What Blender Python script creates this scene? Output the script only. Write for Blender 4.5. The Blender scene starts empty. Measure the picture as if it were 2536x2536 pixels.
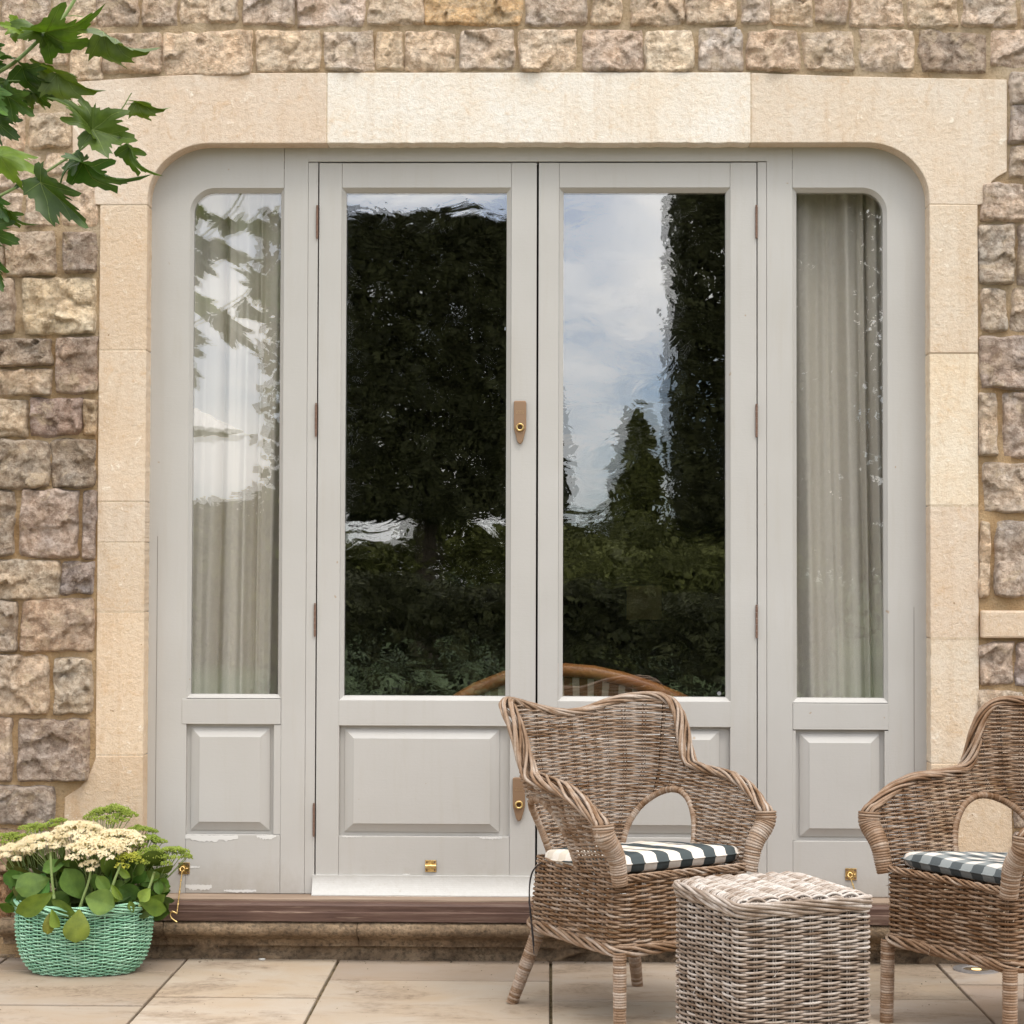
import bpy, math, random
import numpy as np
from mathutils import Vector, Matrix, Euler
random.seed(7); rng = np.random.default_rng(7)
SC = bpy.context.scene
COL = SC.collection
R = math.radians
# ------------------------------------------------------------------ camera
F, DIST, CAMH = 4900.0, 5.78, 1.149
YAW, PITCH, ROLL = math.atan(94/F), math.atan(132/F), R(0.17)
CM = Matrix.Rotation(YAW, 4, 'Z') @ Matrix.Rotation(math.pi/2+PITCH, 4, 'X') @ Matrix.Rotation(ROLL, 4, 'Z')
CAMPOS = Vector((0, -DIST, CAMH))
CM = Matrix.Translation(CAMPOS) @ CM
cam = bpy.data.cameras.new('camera'); camo = bpy.data.objects.new('camera', cam); COL.objects.link(camo)
cam.sensor_width = 36; cam.lens = F/2536*36; cam.clip_start = 0.05; cam.clip_end = 900
camo.matrix_world = CM; SC.camera = camo
# ------------------------------------------------------------------ world
SUN_EL, SUN_AZ = R(61), R(150)       # azimuth clockwise from +Y (into the wall): behind the camera, to its right
w = bpy.data.worlds.new('World'); SC.world = w; w.use_nodes = True
nt = w.node_tree; nt.nodes.clear()
def nn(t, ty, **kw):
    n = t.nodes.new(ty)
    for k, v in kw.items(): setattr(n, k, v)
    return n
out = nn(nt, 'ShaderNodeOutputWorld'); bg = nn(nt, 'ShaderNodeBackground'); bg.inputs[1].default_value = 0.085
sky = nn(nt, 'ShaderNodeTexSky', sky_type='NISHITA', sun_disc=False, sun_elevation=SUN_EL, sun_rotation=SUN_AZ, altitude=100, air_density=1.0, dust_density=0.4, ozone_density=2.0)
tc = nn(nt, 'ShaderNodeTexCoord'); sep = nn(nt, 'ShaderNodeSeparateXYZ'); nt.links.new(tc.outputs['Generated'], sep.inputs[0])
add = nn(nt, 'ShaderNodeMath', operation='MAXIMUM'); nt.links.new(sep.outputs[2], add.inputs[0]); add.inputs[1].default_value = 0.0
add2 = nn(nt, 'ShaderNodeMath', operation='ADD'); nt.links.new(add.outputs[0], add2.inputs[0]); add2.inputs[1].default_value = 0.22
dx = nn(nt, 'ShaderNodeMath', operation='DIVIDE'); nt.links.new(sep.outputs[0], dx.inputs[0]); nt.links.new(add2.outputs[0], dx.inputs[1])
dy = nn(nt, 'ShaderNodeMath', operation='DIVIDE'); nt.links.new(sep.outputs[1], dy.inputs[0]); nt.links.new(add2.outputs[0], dy.inputs[1])
cmb = nn(nt, 'ShaderNodeCombineXYZ'); nt.links.new(dx.outputs[0], cmb.inputs[0]); nt.links.new(dy.outputs[0], cmb.inputs[1])
cn = nn(nt, 'ShaderNodeTexNoise'); cn.inputs['Scale'].default_value = 1.5; cn.inputs['Detail'].default_value = 6; cn.inputs['Roughness'].default_value = 0.55
nt.links.new(cmb.outputs[0], cn.inputs['Vector'])
cr = nn(nt, 'ShaderNodeValToRGB'); cr.color_ramp.elements[0].position = 0.38; cr.color_ramp.elements[0].color = (0.14, 0.14, 0.14, 1); cr.color_ramp.elements[1].position = 0.56
nt.links.new(cn.outputs['Fac'], cr.inputs[0])
sg_ = nn(nt, 'ShaderNodeMix', data_type='RGBA', blend_type='MULTIPLY'); sg_.inputs[0].default_value = 1.0; sg_.inputs[7].default_value = (1.9, 2.35, 3.0, 1); nt.links.new(sky.outputs[0], sg_.inputs[6])
mx = nn(nt, 'ShaderNodeMix', data_type='RGBA'); nt.links.new(cr.outputs[0], mx.inputs[0]); nt.links.new(sg_.outputs[2], mx.inputs[6])
cb = nn(nt, 'ShaderNodeMath', operation='MULTIPLY_ADD'); nt.links.new(add.outputs[0], cb.inputs[0]); cb.inputs[1].default_value = 2.0; cb.inputs[2].default_value = 0.85   # an overcast sky is brighter overhead
cc_ = nn(nt, 'ShaderNodeMix', data_type='RGBA', blend_type='MULTIPLY'); cc_.inputs[0].default_value = 1.0; cc_.inputs[6].default_value = (38.0, 37.6, 36.8, 1); nt.links.new(cb.outputs[0], cc_.inputs[7]); nt.links.new(cc_.outputs[2], mx.inputs[7])
nt.links.new(mx.outputs[2], bg.inputs[0]); nt.links.new(bg.outputs[0], out.inputs[0])
sl = bpy.data.lights.new('sun', 'SUN'); sl.energy = 2.1; sl.angle = R(14); sl.color = (1.0, 0.95, 0.87)
so = bpy.data.objects.new('sun', sl); COL.objects.link(so)
sd = Vector((math.sin(SUN_AZ)*math.cos(SUN_EL), math.cos(SUN_AZ)*math.cos(SUN_EL), math.sin(SUN_EL)))
so.rotation_euler = sd.to_track_quat('Z', 'Y').to_euler(); so.location = (3, -8, 9)
SC.view_settings.view_transform = 'Standard'; SC.view_settings.look = 'None'; SC.view_settings.exposure = -0.90; SC.view_settings.gamma = 1.0
SC.view_settings.use_curve_mapping = False
SC.cycles.max_bounces = 7; SC.cycles.transparent_max_bounces = 12; SC.cycles.caustics_reflective = False; SC.cycles.caustics_refractive = False

# ------------------------------------------------------------------ photo pixel -> world point on the plane Y = const, or at a height z
def ray(px, py):
    return (CM.to_3x3() @ Vector(((px-1268)/F, -(py-1268)/F, -1))).normalized()
def P(px, py, Y=0.0):
    d = ray(px, py); t = (Y-CAMPOS.y)/d.y; return CAMPOS + d*t
def G(px, py, z=0.0):
    d = ray(px, py); t = (z-CAMPOS.z)/d.z; return CAMPOS + d*t
def X(px, Y=0.0): return P(px, 1400, Y).x
def Z(py, Y=0.0, px=1300): return P(px, py, Y).z

# ------------------------------------------------------------------ numpy noise
def _h(ix, iy, iz, seed):
    n = (ix.astype(np.int64)*374761393 + iy.astype(np.int64)*668265263 + iz.astype(np.int64)*2147483647 + seed*974634777) & 0xffffffff
    n = ((n ^ (n >> 13))*1274126177) & 0xffffffff
    return ((n ^ (n >> 16)) & 0xffff)/65535.0
def vnoise(p, seed=0):
    p = np.asarray(p, float); i = np.floor(p).astype(np.int64); f = p-i; f = f*f*(3-2*f)
    r = 0
    for a in (0, 1):
        for b in (0, 1):
            for c in (0, 1):
                wgt = (f[..., 0] if a else 1-f[..., 0])*(f[..., 1] if b else 1-f[..., 1])*(f[..., 2] if c else 1-f[..., 2])
                r = r + wgt*_h(i[..., 0]+a, i[..., 1]+b, i[..., 2]+c, seed)
    return r*2-1
def fbm(p, oct=4, seed=0):
    r = 0; a = 1; p = np.asarray(p, float)
    for o in range(oct): r = r+a*vnoise(p*(2**o), seed+o*17); a *= 0.5
    return r
# ------------------------------------------------------------------ mesh builder
class MB:
    def __init__(s): s.v = []; s.f3 = []; s.f4 = []; s.fn = []; s.n = 0; s.tone = []
    def add(s, v, quads=None, tris=None, tone=0.5):
        v = np.asarray(v, float).reshape(-1, 3); s.v.append(v)
        t = np.full(len(v), float(tone)) if np.isscalar(tone) else np.asarray(tone, float); s.tone.append(t)
        if quads is not None and len(quads): s.f4.append(np.asarray(quads, int).reshape(-1, 4)+s.n)
        if tris is not None and len(tris): s.f3.append(np.asarray(tris, int).reshape(-1, 3)+s.n)
        s.n += len(v)
    def ngon(s, idx_local, base): s.fn.append([i+base for i in idx_local])
    def box(s, x0, x1, y0, y1, z0, z1, tone=0.5):
        v = [(x, y, z) for x in (x0, x1) for y in (y0, y1) for z in (z0, z1)]
        s.add(v, [(0, 1, 3, 2), (4, 6, 7, 5), (0, 4, 5, 1), (2, 3, 7, 6), (0, 2, 6, 4), (1, 5, 7, 3)], tone=tone)
    def grid(s, V, closed_u=False, closed_v=False, tone=0.5, flip=False):
        V = np.asarray(V, float); n, m = V.shape[:2]
        i = np.arange(n if closed_u else n-1)[:, None]; j = np.arange(m if closed_v else m-1)[None, :]
        i2 = (i+1) % n; j2 = (j+1) % m
        q = np.stack([i*m+j, i2*m+j, i2*m+j2, i*m+j2], -1).reshape(-1, 4)
        if flip: q = q[:, ::-1]
        s.add(V.reshape(-1, 3), q, tone=(np.broadcast_to(tone, (n, m)).reshape(-1) if not np.isscalar(tone) else tone))
    def tube(s, pts, r, sides=6, up=(0, 0, 1), caps=True, tone=0.5, flat=1.0):
        pts = np.asarray(pts, float); n = len(pts)
        if n < 2: return
        T = np.gradient(pts, axis=0); T /= np.linalg.norm(T, axis=1)[:, None]+1e-12
        up = np.broadcast_to(np.asarray(up, float), (n, 3))
        B = np.cross(T, up); l = np.linalg.norm(B, axis=1)
        bad = l < 1e-3
        if bad.any(): B[bad] = np.cross(T[bad], np.array([1.0, 0.13, 0.07])); l = np.linalg.norm(B, axis=1)
        B /= l[:, None]; N = np.cross(B, T)
        r = np.broadcast_to(np.asarray(r, float), (n,))
        a = np.linspace(0, 2*np.pi, sides, endpoint=False)
        V = pts[:, None, :]+r[:, None, None]*(np.cos(a)[None, :, None]*B[:, None, :]+flat*np.sin(a)[None, :, None]*N[:, None, :])
        b0 = s.n
        tn = tone if np.isscalar(tone) else np.repeat(np.asarray(tone)[:, None], sides, 1)
        s.grid(V, closed_v=True, tone=tn)
        if caps:
            s.fn.append(list(range(b0, b0+sides))[::-1]); s.fn.append(list(range(b0+(n-1)*sides, b0+n*sides)))
    def prism(s, poly, y0, y1, tone=0.5):
        """polygon in XZ, counter-clockwise seen from the front (-Y); extruded y0 (front) .. y1"""
        n = len(poly); b = s.n
        s.add([(x, y0, z) for x, z in poly]+[(x, y1, z) for x, z in poly], [(i, i+n, (i+1) % n+n, (i+1) % n) for i in range(n)], tone=tone)
        s.fn.append([b+i for i in range(n)]); s.fn.append([b+n+i for i in range(n)][::-1])
    def mesh(s, name, smooth=False):
        me = bpy.data.meshes.new(name)
        V = np.concatenate(s.v) if s.v else np.zeros((0, 3))
        loops = []; starts = []; tot = 0
        L = []
        for arr, k in ((s.f4, 4), (s.f3, 3)):
            if arr:
                a = np.concatenate(arr); L.append(a.reshape(-1)); starts.append(tot+np.arange(len(a))*k); tot += a.size
        for f in s.fn: L.append(np.array(f)); starts.append(np.array([tot])); tot += len(f)
        L = np.concatenate(L); S = np.concatenate(starts)
        me.vertices.add(len(V)); me.vertices.foreach_set('co', V.reshape(-1))
        me.loops.add(len(L)); me.loops.foreach_set('vertex_index', L.astype(np.int32))
        me.polygons.add(len(S)); me.polygons.foreach_set('loop_start', S.astype(np.int32))
        me.polygons.foreach_set('use_smooth', np.full(len(S), bool(smooth)))
        me.update(calc_edges=True); me.validate()
        if len(me.vertices) == len(V):
            at = me.attributes.new('tone', 'FLOAT', 'POINT'); at.data.foreach_set('value', np.concatenate(s.tone).astype(np.float32))
        return me
    def build(s, name, mat, parent=None, smooth=False, bevel=0, loc=None, color=None, kind=None):
        o = bpy.data.objects.new(name, s.mesh(name, smooth)); COL.objects.link(o)
        o.data.materials.append(mat)
        if parent: o.parent = parent
        if loc is not None: o.location = loc
        if bevel:
            b = o.modifiers.new('bevel', 'BEVEL'); b.width = bevel; b.segments = 2; b.limit_method = 'ANGLE'; b.angle_limit = R(35)
        if color: o.color = (*color, 1)
        if kind: o['kind'] = kind
        return o
def empty(name, loc, label, cat, rz=0, group=None, kind=None):
    o = bpy.data.objects.new(name, None); COL.objects.link(o); o.location = loc; o.rotation_euler = (0, 0, rz); o.empty_display_size = 0.1
    o['label'] = label
    if cat: o['category'] = cat
    if group: o['group'] = group
    if kind: o['kind'] = kind
    return o
def root(name, label, cat, **k): return empty(name, (0, 0, 0), label, cat, **k)
def struct(o): o['kind'] = 'structure'; return o
# ------------------------------------------------------------------ materials
def material(name, base, rough=0.7, build=None, spec=0.3, metal=0.0):
    m = bpy.data.materials.new(name); m.use_nodes = True; t = m.node_tree
    b = t.nodes['Principled BSDF']; b.inputs['Base Color'].default_value = (*base, 1); b.inputs['Roughness'].default_value = rough
    b.inputs['Specular IOR Level'].default_value = spec; b.inputs['Metallic'].default_value = metal
    if build: build(t, b)
    return m
def coords(t, kind='Object', scale=(1, 1, 1)):
    c = nn(t, 'ShaderNodeTexCoord'); m = nn(t, 'ShaderNodeMapping'); t.links.new(c.outputs[kind], m.inputs[0]); m.inputs['Scale'].default_value = scale
    return m.outputs[0]
def wcoords(t, scale=(1, 1, 1)):
    c = nn(t, 'ShaderNodeNewGeometry'); m = nn(t, 'ShaderNodeMapping'); t.links.new(c.outputs['Position'], m.inputs[0]); m.inputs['Scale'].default_value = scale
    return m.outputs[0]
def noise(t, vec, scale, detail=4, rough=0.55, dist=0.0):
    n = nn(t, 'ShaderNodeTexNoise'); n.inputs['Scale'].default_value = scale; n.inputs['Detail'].default_value = detail
    n.inputs['Roughness'].default_value = rough; n.inputs['Distortion'].default_value = dist
    if vec is not None: t.links.new(vec, n.inputs['Vector'])
    return n.outputs['Fac']
def ramp(t, fac, stops):
    r = nn(t, 'ShaderNodeValToRGB'); t.links.new(fac, r.inputs[0]); e = r.color_ramp.elements
    while len(e) < len(stops): e.new(0.5)
    for k, (p, c) in enumerate(stops): e[k].position = p; e[k].color = (*c, 1) if len(c) == 3 else c
    return r.outputs[0]
def mixc(t, fac, a, b, mode='MIX'):
    m = nn(t, 'ShaderNodeMix', data_type='RGBA', blend_type=mode)
    for sock, v in ((0, fac), (6, a), (7, b)):
        if isinstance(v, (int, float)): m.inputs[sock].default_value = v
        elif isinstance(v, tuple): m.inputs[sock].default_value = (*v, 1)
        else: t.links.new(v, m.inputs[sock])
    return m.outputs[2]
def bump(t, b, h, strength=0.5, dist=0.01, prev=None):
    n = nn(t, 'ShaderNodeBump'); n.inputs['Strength'].default_value = strength; n.inputs['Distance'].default_value = dist; t.links.new(h, n.inputs['Height'])
    if prev is not None: t.links.new(prev, n.inputs['Normal'])
    t.links.new(n.outputs[0], b.inputs['Normal']); return n.outputs[0]
def mathn(t, op, a, b=None):
    n = nn(t, 'ShaderNodeMath', operation=op)
    for i, v in enumerate((a, b)):
        if v is None: continue
        if isinstance(v, (int, float)): n.inputs[i].default_value = v
        else: t.links.new(v, n.inputs[i])
    return n.outputs[0]
def m_stone(t, b):
    v = wcoords(t); oi = nn(t, 'ShaderNodeObjectInfo')
    n1 = noise(t, v, 9, 5, 0.6); n2 = noise(t, v, 45, 6, 0.65); n3 = noise(t, v, 190, 4, 0.7); n4 = noise(t, v, 16, 3, 0.5, 1.0)
    c = mixc(t, ramp(t, n1, [(0.35, (0, 0, 0)), (0.65, (1, 1, 1))]), oi.outputs['Color'], mixc(t, 1.0, oi.outputs['Color'], (1.25, 1.12, 0.98), 'MULTIPLY'))
    c = mixc(t, 1.0, c, (1.27, 1.27, 1.27), 'MULTIPLY'); c = mixc(t, ramp(t, n2, [(0.42, (0.85,)*3), (0.58, (0,)*3)]), c, mixc(t, 1.0, c, (0.52, 0.47, 0.43), 'MULTIPLY'))  # low spots darkened in colour, painting the shade of crevices
    c = mixc(t, ramp(t, n4, [(0.56, (0,)*3), (0.68, (0.6,)*3)]), c, (0.56, 0.43, 0.29))
    c = mixc(t, ramp(t, n3, [(0.5, (0,)*3), (0.75, (0.6,)*3)]), c, (0.66, 0.57, 0.46))
    t.links.new(c, b.inputs['Base Color'])
    p = bump(t, b, n2, 1.0, 0.016); p = bump(t, b, noise(t, v, 26, 5, 0.7, 1.2), 0.8, 0.02, p); bump(t, b, n3, 0.6, 0.005, p)
STONE = material('rock faced stone', (0.4, 0.33, 0.27), 0.9, m_stone, 0.15)
def m_ashlar(t, b):
    v = wcoords(t); oi = nn(t, 'ShaderNodeObjectInfo')
    n1 = noise(t, v, 5, 5, 0.6); n2 = noise(t, v, 60, 5, 0.7); n3 = noise(t, v, 260, 3, 0.7)
    n5 = noise(t, v, 14, 6, 0.7, 1.5)
    c = mixc(t, ramp(t, n1, [(0.35, (0,)*3), (0.7, (1,)*3)]), oi.outputs['Color'], mixc(t, 1.0, oi.outputs['Color'], (0.97, 0.90, 0.82), 'MULTIPLY'))
    c = mixc(t, ramp(t, n2, [(0.5, (0,)*3), (0.8, (0.75,)*3)]), c, mixc(t, 1.0, c, (0.8, 0.68, 0.54), 'MULTIPLY'))
    c = mixc(t, ramp(t, n5, [(0.56, (0,)*3), (0.74, (0.6,)*3)]), c, mixc(t, 1.0, c, (0.92, 0.76, 0.58), 'MULTIPLY'))
    n6 = noise(t, wcoords(t, (1.6, 1, 0.5)), 6, 7, 0.75, 0.6); c = mixc(t, ramp(t, n6, [(0.55, (0,)*3), (0.68, (0.45,)*3)]), c, mixc(t, 1.0, c, (0.78, 0.72, 0.66), 'MULTIPLY'))
    nd = noise(t, wcoords(t, (16, 16, 1.1)), 1.0, 6, 0.7); c = mixc(t, ramp(t, nd, [(0.52, (0,)*3), (0.70, (0.42,)*3)]), c, mixc(t, 1.0, c, (0.80, 0.70, 0.60), 'MULTIPLY'))
    n7 = noise(t, v, 38, 3, 0.5); c = mixc(t, ramp(t, n7, [(0.74, (0,)*3), (0.77, (0.8,)*3)]), c, (0.28, 0.17, 0.09))
    n8 = noise(t, v, 26, 6, 0.8, 0.8); c = mixc(t, ramp(t, n8, [(0.60, (0,)*3), (0.66, (0.7,)*3)]), c, (0.84, 0.77, 0.66))
    c = mixc(t, ramp(t, n3, [(0.3, (0.35,)*3), (0.5, (0,)*3)]), c, (0.42, 0.28, 0.17))
    t.links.new(c, b.inputs['Base Color'])
    p = bump(t, b, n2, 0.6, 0.007); p = bump(t, b, n8, 0.5, 0.006, p); bump(t, b, n3, 0.4, 0.003, p)
ASH = material('sawn limestone', (0.6, 0.48, 0.36), 0.88, m_ashlar, 0.15)
def m_mortar(t, b):
    v = wcoords(t); n1 = noise(t, v, 7, 4); n2 = noise(t, v, 120, 5, 0.75); n3 = noise(t, v, 420, 2, 0.6)
    c = ramp(t, n1, [(0.35, (0.46, 0.315, 0.18)), (0.5, (0.56, 0.42, 0.27)), (0.68, (0.64, 0.51, 0.36))])
    gz = nn(t, 'ShaderNodeSeparateXYZ'); t.links.new(wcoords(t), gz.inputs[0]); c = mixc(t, ramp(t, mathn(t, 'ADD', mathn(t, 'MULTIPLY', gz.outputs[2], 0.4), mathn(t, 'MULTIPLY', n1, 0.3)), [(0.75, (1,)*3), (1.0, (0,)*3)]), c, mixc(t, 1.0, c, (1.02, 0.92, 0.78), 'MULTIPLY'))
    c = mixc(t, ramp(t, n2, [(0.32, (0.5,)*3), (0.5, (0,)*3)]), c, (0.33, 0.22, 0.12))
    c = mixc(t, ramp(t, n3, [(0.6, (0,)*3), (0.7, (0.7,)*3)]), c, (0.6, 0.5, 0.38))
    t.links.new(c, b.inputs['Base Color']); p = bump(t, b, n2, 1.0, 0.012); bump(t, b, n3, 0.6, 0.004, p)
MORTAR = material('sandy lime mortar', (0.5, 0.37, 0.23), 0.95, m_mortar, 0.1)
def m_paint(t, b):
    v = wcoords(t, (1, 1, 1)); n1 = noise(t, v, 2.5, 3); n2 = noise(t, wcoords(t, (22, 22, 260)), 1.0, 3, 0.6); n3 = noise(t, v, 75, 3, 0.7)
    c = ramp(t, n1, [(0.3, (0.435, 0.415, 0.385)), (0.7, (0.475, 0.457, 0.43))])
    c = mixc(t, ramp(t, noise(t, v, 34, 2, 0.4), [(0.78, (0,)*3), (0.80, (0.8,)*3)]), c, (0.36, 0.27, 0.19))
    gz = nn(t, 'ShaderNodeSeparateXYZ'); t.links.new(wcoords(t), gz.inputs[0])
    gr = mathn(t, 'MULTIPLY', noise(t, wcoords(t, (9, 9, 5)), 1.0, 7, 0.75), ramp(t, gz.outputs[2], [(0.15, (1.0,)*3), (0.42, (0.0,)*3)])); c = mixc(t, ramp(t, gr, [(0.30, (0,)*3), (0.62, (0.55,)*3)]), c, (0.30, 0.25, 0.19))
    c = mixc(t, ramp(t, noise(t, wcoords(t, (40, 40, 3)), 1.0, 5, 0.7), [(0.52, (0,)*3), (0.72, (0.22,)*3)]), c, (0.40, 0.36, 0.30))
    t.links.new(c, b.inputs['Base Color']); p = bump(t, b, n2, 0.07, 0.003); bump(t, b, n3, 0.16, 0.002, p)
PAINT = material('warm grey gloss paint', (0.57, 0.55, 0.5), 0.42, m_paint, 0.4)
def m_white(t, b):
    v = wcoords(t); n = noise(t, v, 60, 5, 0.7)
    t.links.new(ramp(t, n, [(0.25, (0.42, 0.39, 0.34)), (0.36, (0.50, 0.485, 0.455)), (0.8, (0.54, 0.53, 0.505))]), b.inputs['Base Color']); bump(t, b, n, 0.3, 0.003)
WHITE = material('chalky white undercoat', (0.78, 0.76, 0.73), 0.55, m_white, 0.3)
CHIP = material('bare white primer', (0.66, 0.645, 0.615), 0.75)
def m_glass(t, b, ior=2.75, wave=0.00020):
    t.nodes.remove(b); o = t.nodes['Material Output']
    tr = nn(t, 'ShaderNodeBsdfTransparent'); tr.inputs[0].default_value = (1.0, 1.0, 1.0, 1)
    gl = nn(t, 'ShaderNodeBsdfGlossy'); gl.inputs['Roughness'].default_value = 0.0; gl.inputs[0].default_value = (1, 1, 1, 1)
    ge = nn(t, 'ShaderNodeNewGeometry'); dt = nn(t, 'ShaderNodeVectorMath', operation='DOT_PRODUCT'); t.links.new(ge.outputs['Normal'], dt.inputs[0]); t.links.new(ge.outputs['Incoming'], dt.inputs[1])
    R0 = ((ior-1)/(ior+1))**2; sch = mathn(t, 'POWER', mathn(t, 'SUBTRACT', 1.0, mathn(t, 'ABSOLUTE', dt.outputs['Value'])), 5.0); fac = mathn(t, 'MULTIPLY_ADD', sch, 1-R0); fac.node.inputs[2].default_value = R0
    mxs = nn(t, 'ShaderNodeMixShader')
    bu = nn(t, 'ShaderNodeBump'); bu.inputs['Strength'].default_value = 1.0; bu.inputs['Distance'].default_value = wave
    v = wcoords(t, (1.0, 1.0, 1.6)); t.links.new(noise(t, v, 9, 3, 0.5, 0.6), bu.inputs['Height'])
    t.links.new(bu.outputs[0], gl.inputs['Normal'])
    t.links.new(fac, mxs.inputs[0]); t.links.new(tr.outputs[0], mxs.inputs[1]); t.links.new(gl.outputs[0], mxs.inputs[2]); t.links.new(mxs.outputs[0], o.inputs[0])
GLASS = material('old wavy glass', (1, 1, 1), 0.0, m_glass)
GLASS2 = material('thin clear glass', (1, 1, 1), 0.0, lambda t, b: m_glass(t, b, 2.3, 0.00006))
def m_curtain(t, b):
    v = wcoords(t, (1, 1, 1)); n = noise(t, wcoords(t, (500, 500, 60)), 1, 3, 0.6)
    t.links.new(ramp(t, n, [(0.3, (0.64, 0.595, 0.515)), (0.7, (0.73, 0.68, 0.595))]), b.inputs['Base Color']); bump(t, b, n, 0.2, 0.001)
CURTAIN = material('grey linen curtain', (0.5, 0.48, 0.43), 0.9, m_curtain, 0.1)
def m_brass(t, b):
    v = wcoords(t); n = noise(t, v, 120, 4, 0.7)
    t.links.new(ramp(t, n, [(0.35, (0.42, 0.27, 0.10)), (0.6, (0.80, 0.58, 0.25))]), b.inputs['Base Color'])
BRASS = material('polished brass', (0.8, 0.57, 0.25), 0.28, m_brass, 0.5, 0.95)
AGED = material('aged bronze', (0.30, 0.19, 0.115), 0.5, None, 0.4, 0.55)
RUST = material('rusted hinge iron', (0.25, 0.125, 0.085), 0.7, lambda t, b: t.links.new(ramp(t, noise(t, wcoords(t), 180, 4, 0.7), [(0.3, (0.13, 0.075, 0.055)), (0.7, (0.27, 0.17, 0.125))]), b.inputs['Base Color']), 0.3, 0.3)
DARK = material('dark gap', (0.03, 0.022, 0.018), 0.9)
def m_sill(t, b):
    v = wcoords(t, (3, 30, 60)); n = noise(t, v, 1.5, 5, 0.65); n2 = noise(t, wcoords(t, (6, 1, 120)), 1.0, 4, 0.6)
    c = ramp(t, n, [(0.3, (0.062, 0.033, 0.024)), (0.55, (0.108, 0.061, 0.045)), (0.8, (0.19, 0.13, 0.098))])
    c = mixc(t, ramp(t, n2, [(0.6, (0,)*3), (0.75, (0.6,)*3)]), c, (0.36, 0.26, 0.19))
    t.links.new(c, b.inputs['Base Color']); bump(t, b, n, 0.4, 0.004)
SILL = material('weathered red hardwood', (0.2, 0.1, 0.08), 0.55, m_sill, 0.3)
SILLTOP = material('greyed hardwood', (0.30, 0.22, 0.165), 0.75, lambda t, b: t.links.new(ramp(t, noise(t, wcoords(t, (3, 40, 40)), 1.5, 4), [(0.3, (0.2, 0.14, 0.1)), (0.7, (0.36, 0.27, 0.2))]), b.inputs['Base Color']), 0.2)
def m_step(t, b):
    v = wcoords(t); n1 = noise(t, v, 6, 6, 0.65); n2 = noise(t, v, 70, 5, 0.75); n3 = noise(t, wcoords(t, (1, 1, 3)), 14, 5, 0.7)
    c = ramp(t, n1, [(0.3, (0.12, 0.08, 0.05)), (0.5, (0.27, 0.19, 0.12)), (0.7, (0.42, 0.31, 0.20))])
    c = mixc(t, ramp(t, n2, [(0.35, (0.8,)*3), (0.55, (0,)*3)]), c, (0.07, 0.055, 0.04))
    c = mixc(t, ramp(t, n3, [(0.6, (0,)*3), (0.72, (0.5,)*3)]), c, (0.42, 0.33, 0.22))
    t.links.new(c, b.inputs['Base Color']); bump(t, b, n2, 0.8, 0.01)
STEP = material('mossy step stone', (0.2, 0.14, 0.09), 0.92, m_step, 0.15)
def m_slab(t, b):
    v = wcoords(t); oi = nn(t, 'ShaderNodeObjectInfo')
    n1 = noise(t, wcoords(t, (1, 1.7, 1)), 3.2, 6, 0.6, 0.5); n2 = noise(t, v, 50, 5, 0.7); n3 = noise(t, wcoords(t, (1.2, 2.6, 1)), 2.2, 8, 0.75, 0.6)
    n4 = noise(t, wcoords(t, (7, 45, 1)), 1, 4, 0.6, 1.0); n5 = noise(t, v, 330, 2, 0.6)
    c = mixc(t, ramp(t, n1, [(0.35, (0,)*3), (0.65, (1,)*3)]), oi.outputs['Color'], mixc(t, 1.0, oi.outputs['Color'], (0.95, 0.87, 0.77), 'MULTIPLY'))
    c = mixc(t, ramp(t, n3, [(0.50, (0,)*3), (0.62, (0.78,)*3)]), c, mixc(t, ramp(t, n2, [(0.35, (0,)*3), (0.65, (1,)*3)]), (0.16, 0.115, 0.075), (0.34, 0.26, 0.19)))
    c = mixc(t, ramp(t, n4, [(0.72, (0,)*3), (0.76, (0.7,)*3)]), c, (0.25, 0.15, 0.08))
    c = mixc(t, ramp(t, n5, [(0.3, (0.3,)*3), (0.45, (0,)*3)]), c, (0.3, 0.22, 0.15))
    t.links.new(c, b.inputs['Base Color']); p = bump(t, b, n1, 0.25, 0.01); bump(t, b, n2, 0.2, 0.003, p)
SLAB = material('sandstone paving', (0.5, 0.38, 0.28), 0.8, m_slab, 0.25)
BED = material('mossy paving joint', (0.12, 0.09, 0.05), 0.95, lambda t, b: t.links.new(ramp(t, noise(t, wcoords(t), 60, 5, 0.7), [(0.35, (0.05, 0.04, 0.022)), (0.65, (0.20, 0.15, 0.085))]), b.inputs['Base Color']), 0.1)
def wick(c0, c1, c2, fr=1.0):
    def f(t, b):
        at = nn(t, 'ShaderNodeAttribute', attribute_name='tone'); oi = nn(t, 'ShaderNodeObjectInfo')
        n = noise(t, wcoords(t), 22, 3, 0.6); n2 = noise(t, wcoords(t), 260, 3, 0.7)
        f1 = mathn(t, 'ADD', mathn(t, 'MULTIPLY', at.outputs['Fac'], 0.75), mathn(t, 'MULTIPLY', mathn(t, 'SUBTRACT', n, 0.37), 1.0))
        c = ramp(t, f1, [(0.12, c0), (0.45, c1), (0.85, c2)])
        c = mixc(t, ramp(t, n2, [(0.35, (0.5,)*3), (0.5, (0,)*3)]), c, mixc(t, 1.0, c, (0.55, 0.48, 0.42), 'MULTIPLY'))
        c = mixc(t, 1.0, c, oi.outputs['Color'], 'MULTIPLY')
        t.links.new(c, b.inputs['Base Color']); bump(t, b, n2, 0.25, 0.001)
    return f
WICK = material('weathered rattan', (0.3, 0.2, 0.14), 0.6, wick((0.150, 0.078, 0.034), (0.28, 0.188, 0.124), (0.43, 0.36, 0.30)), 0.25)
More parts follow.
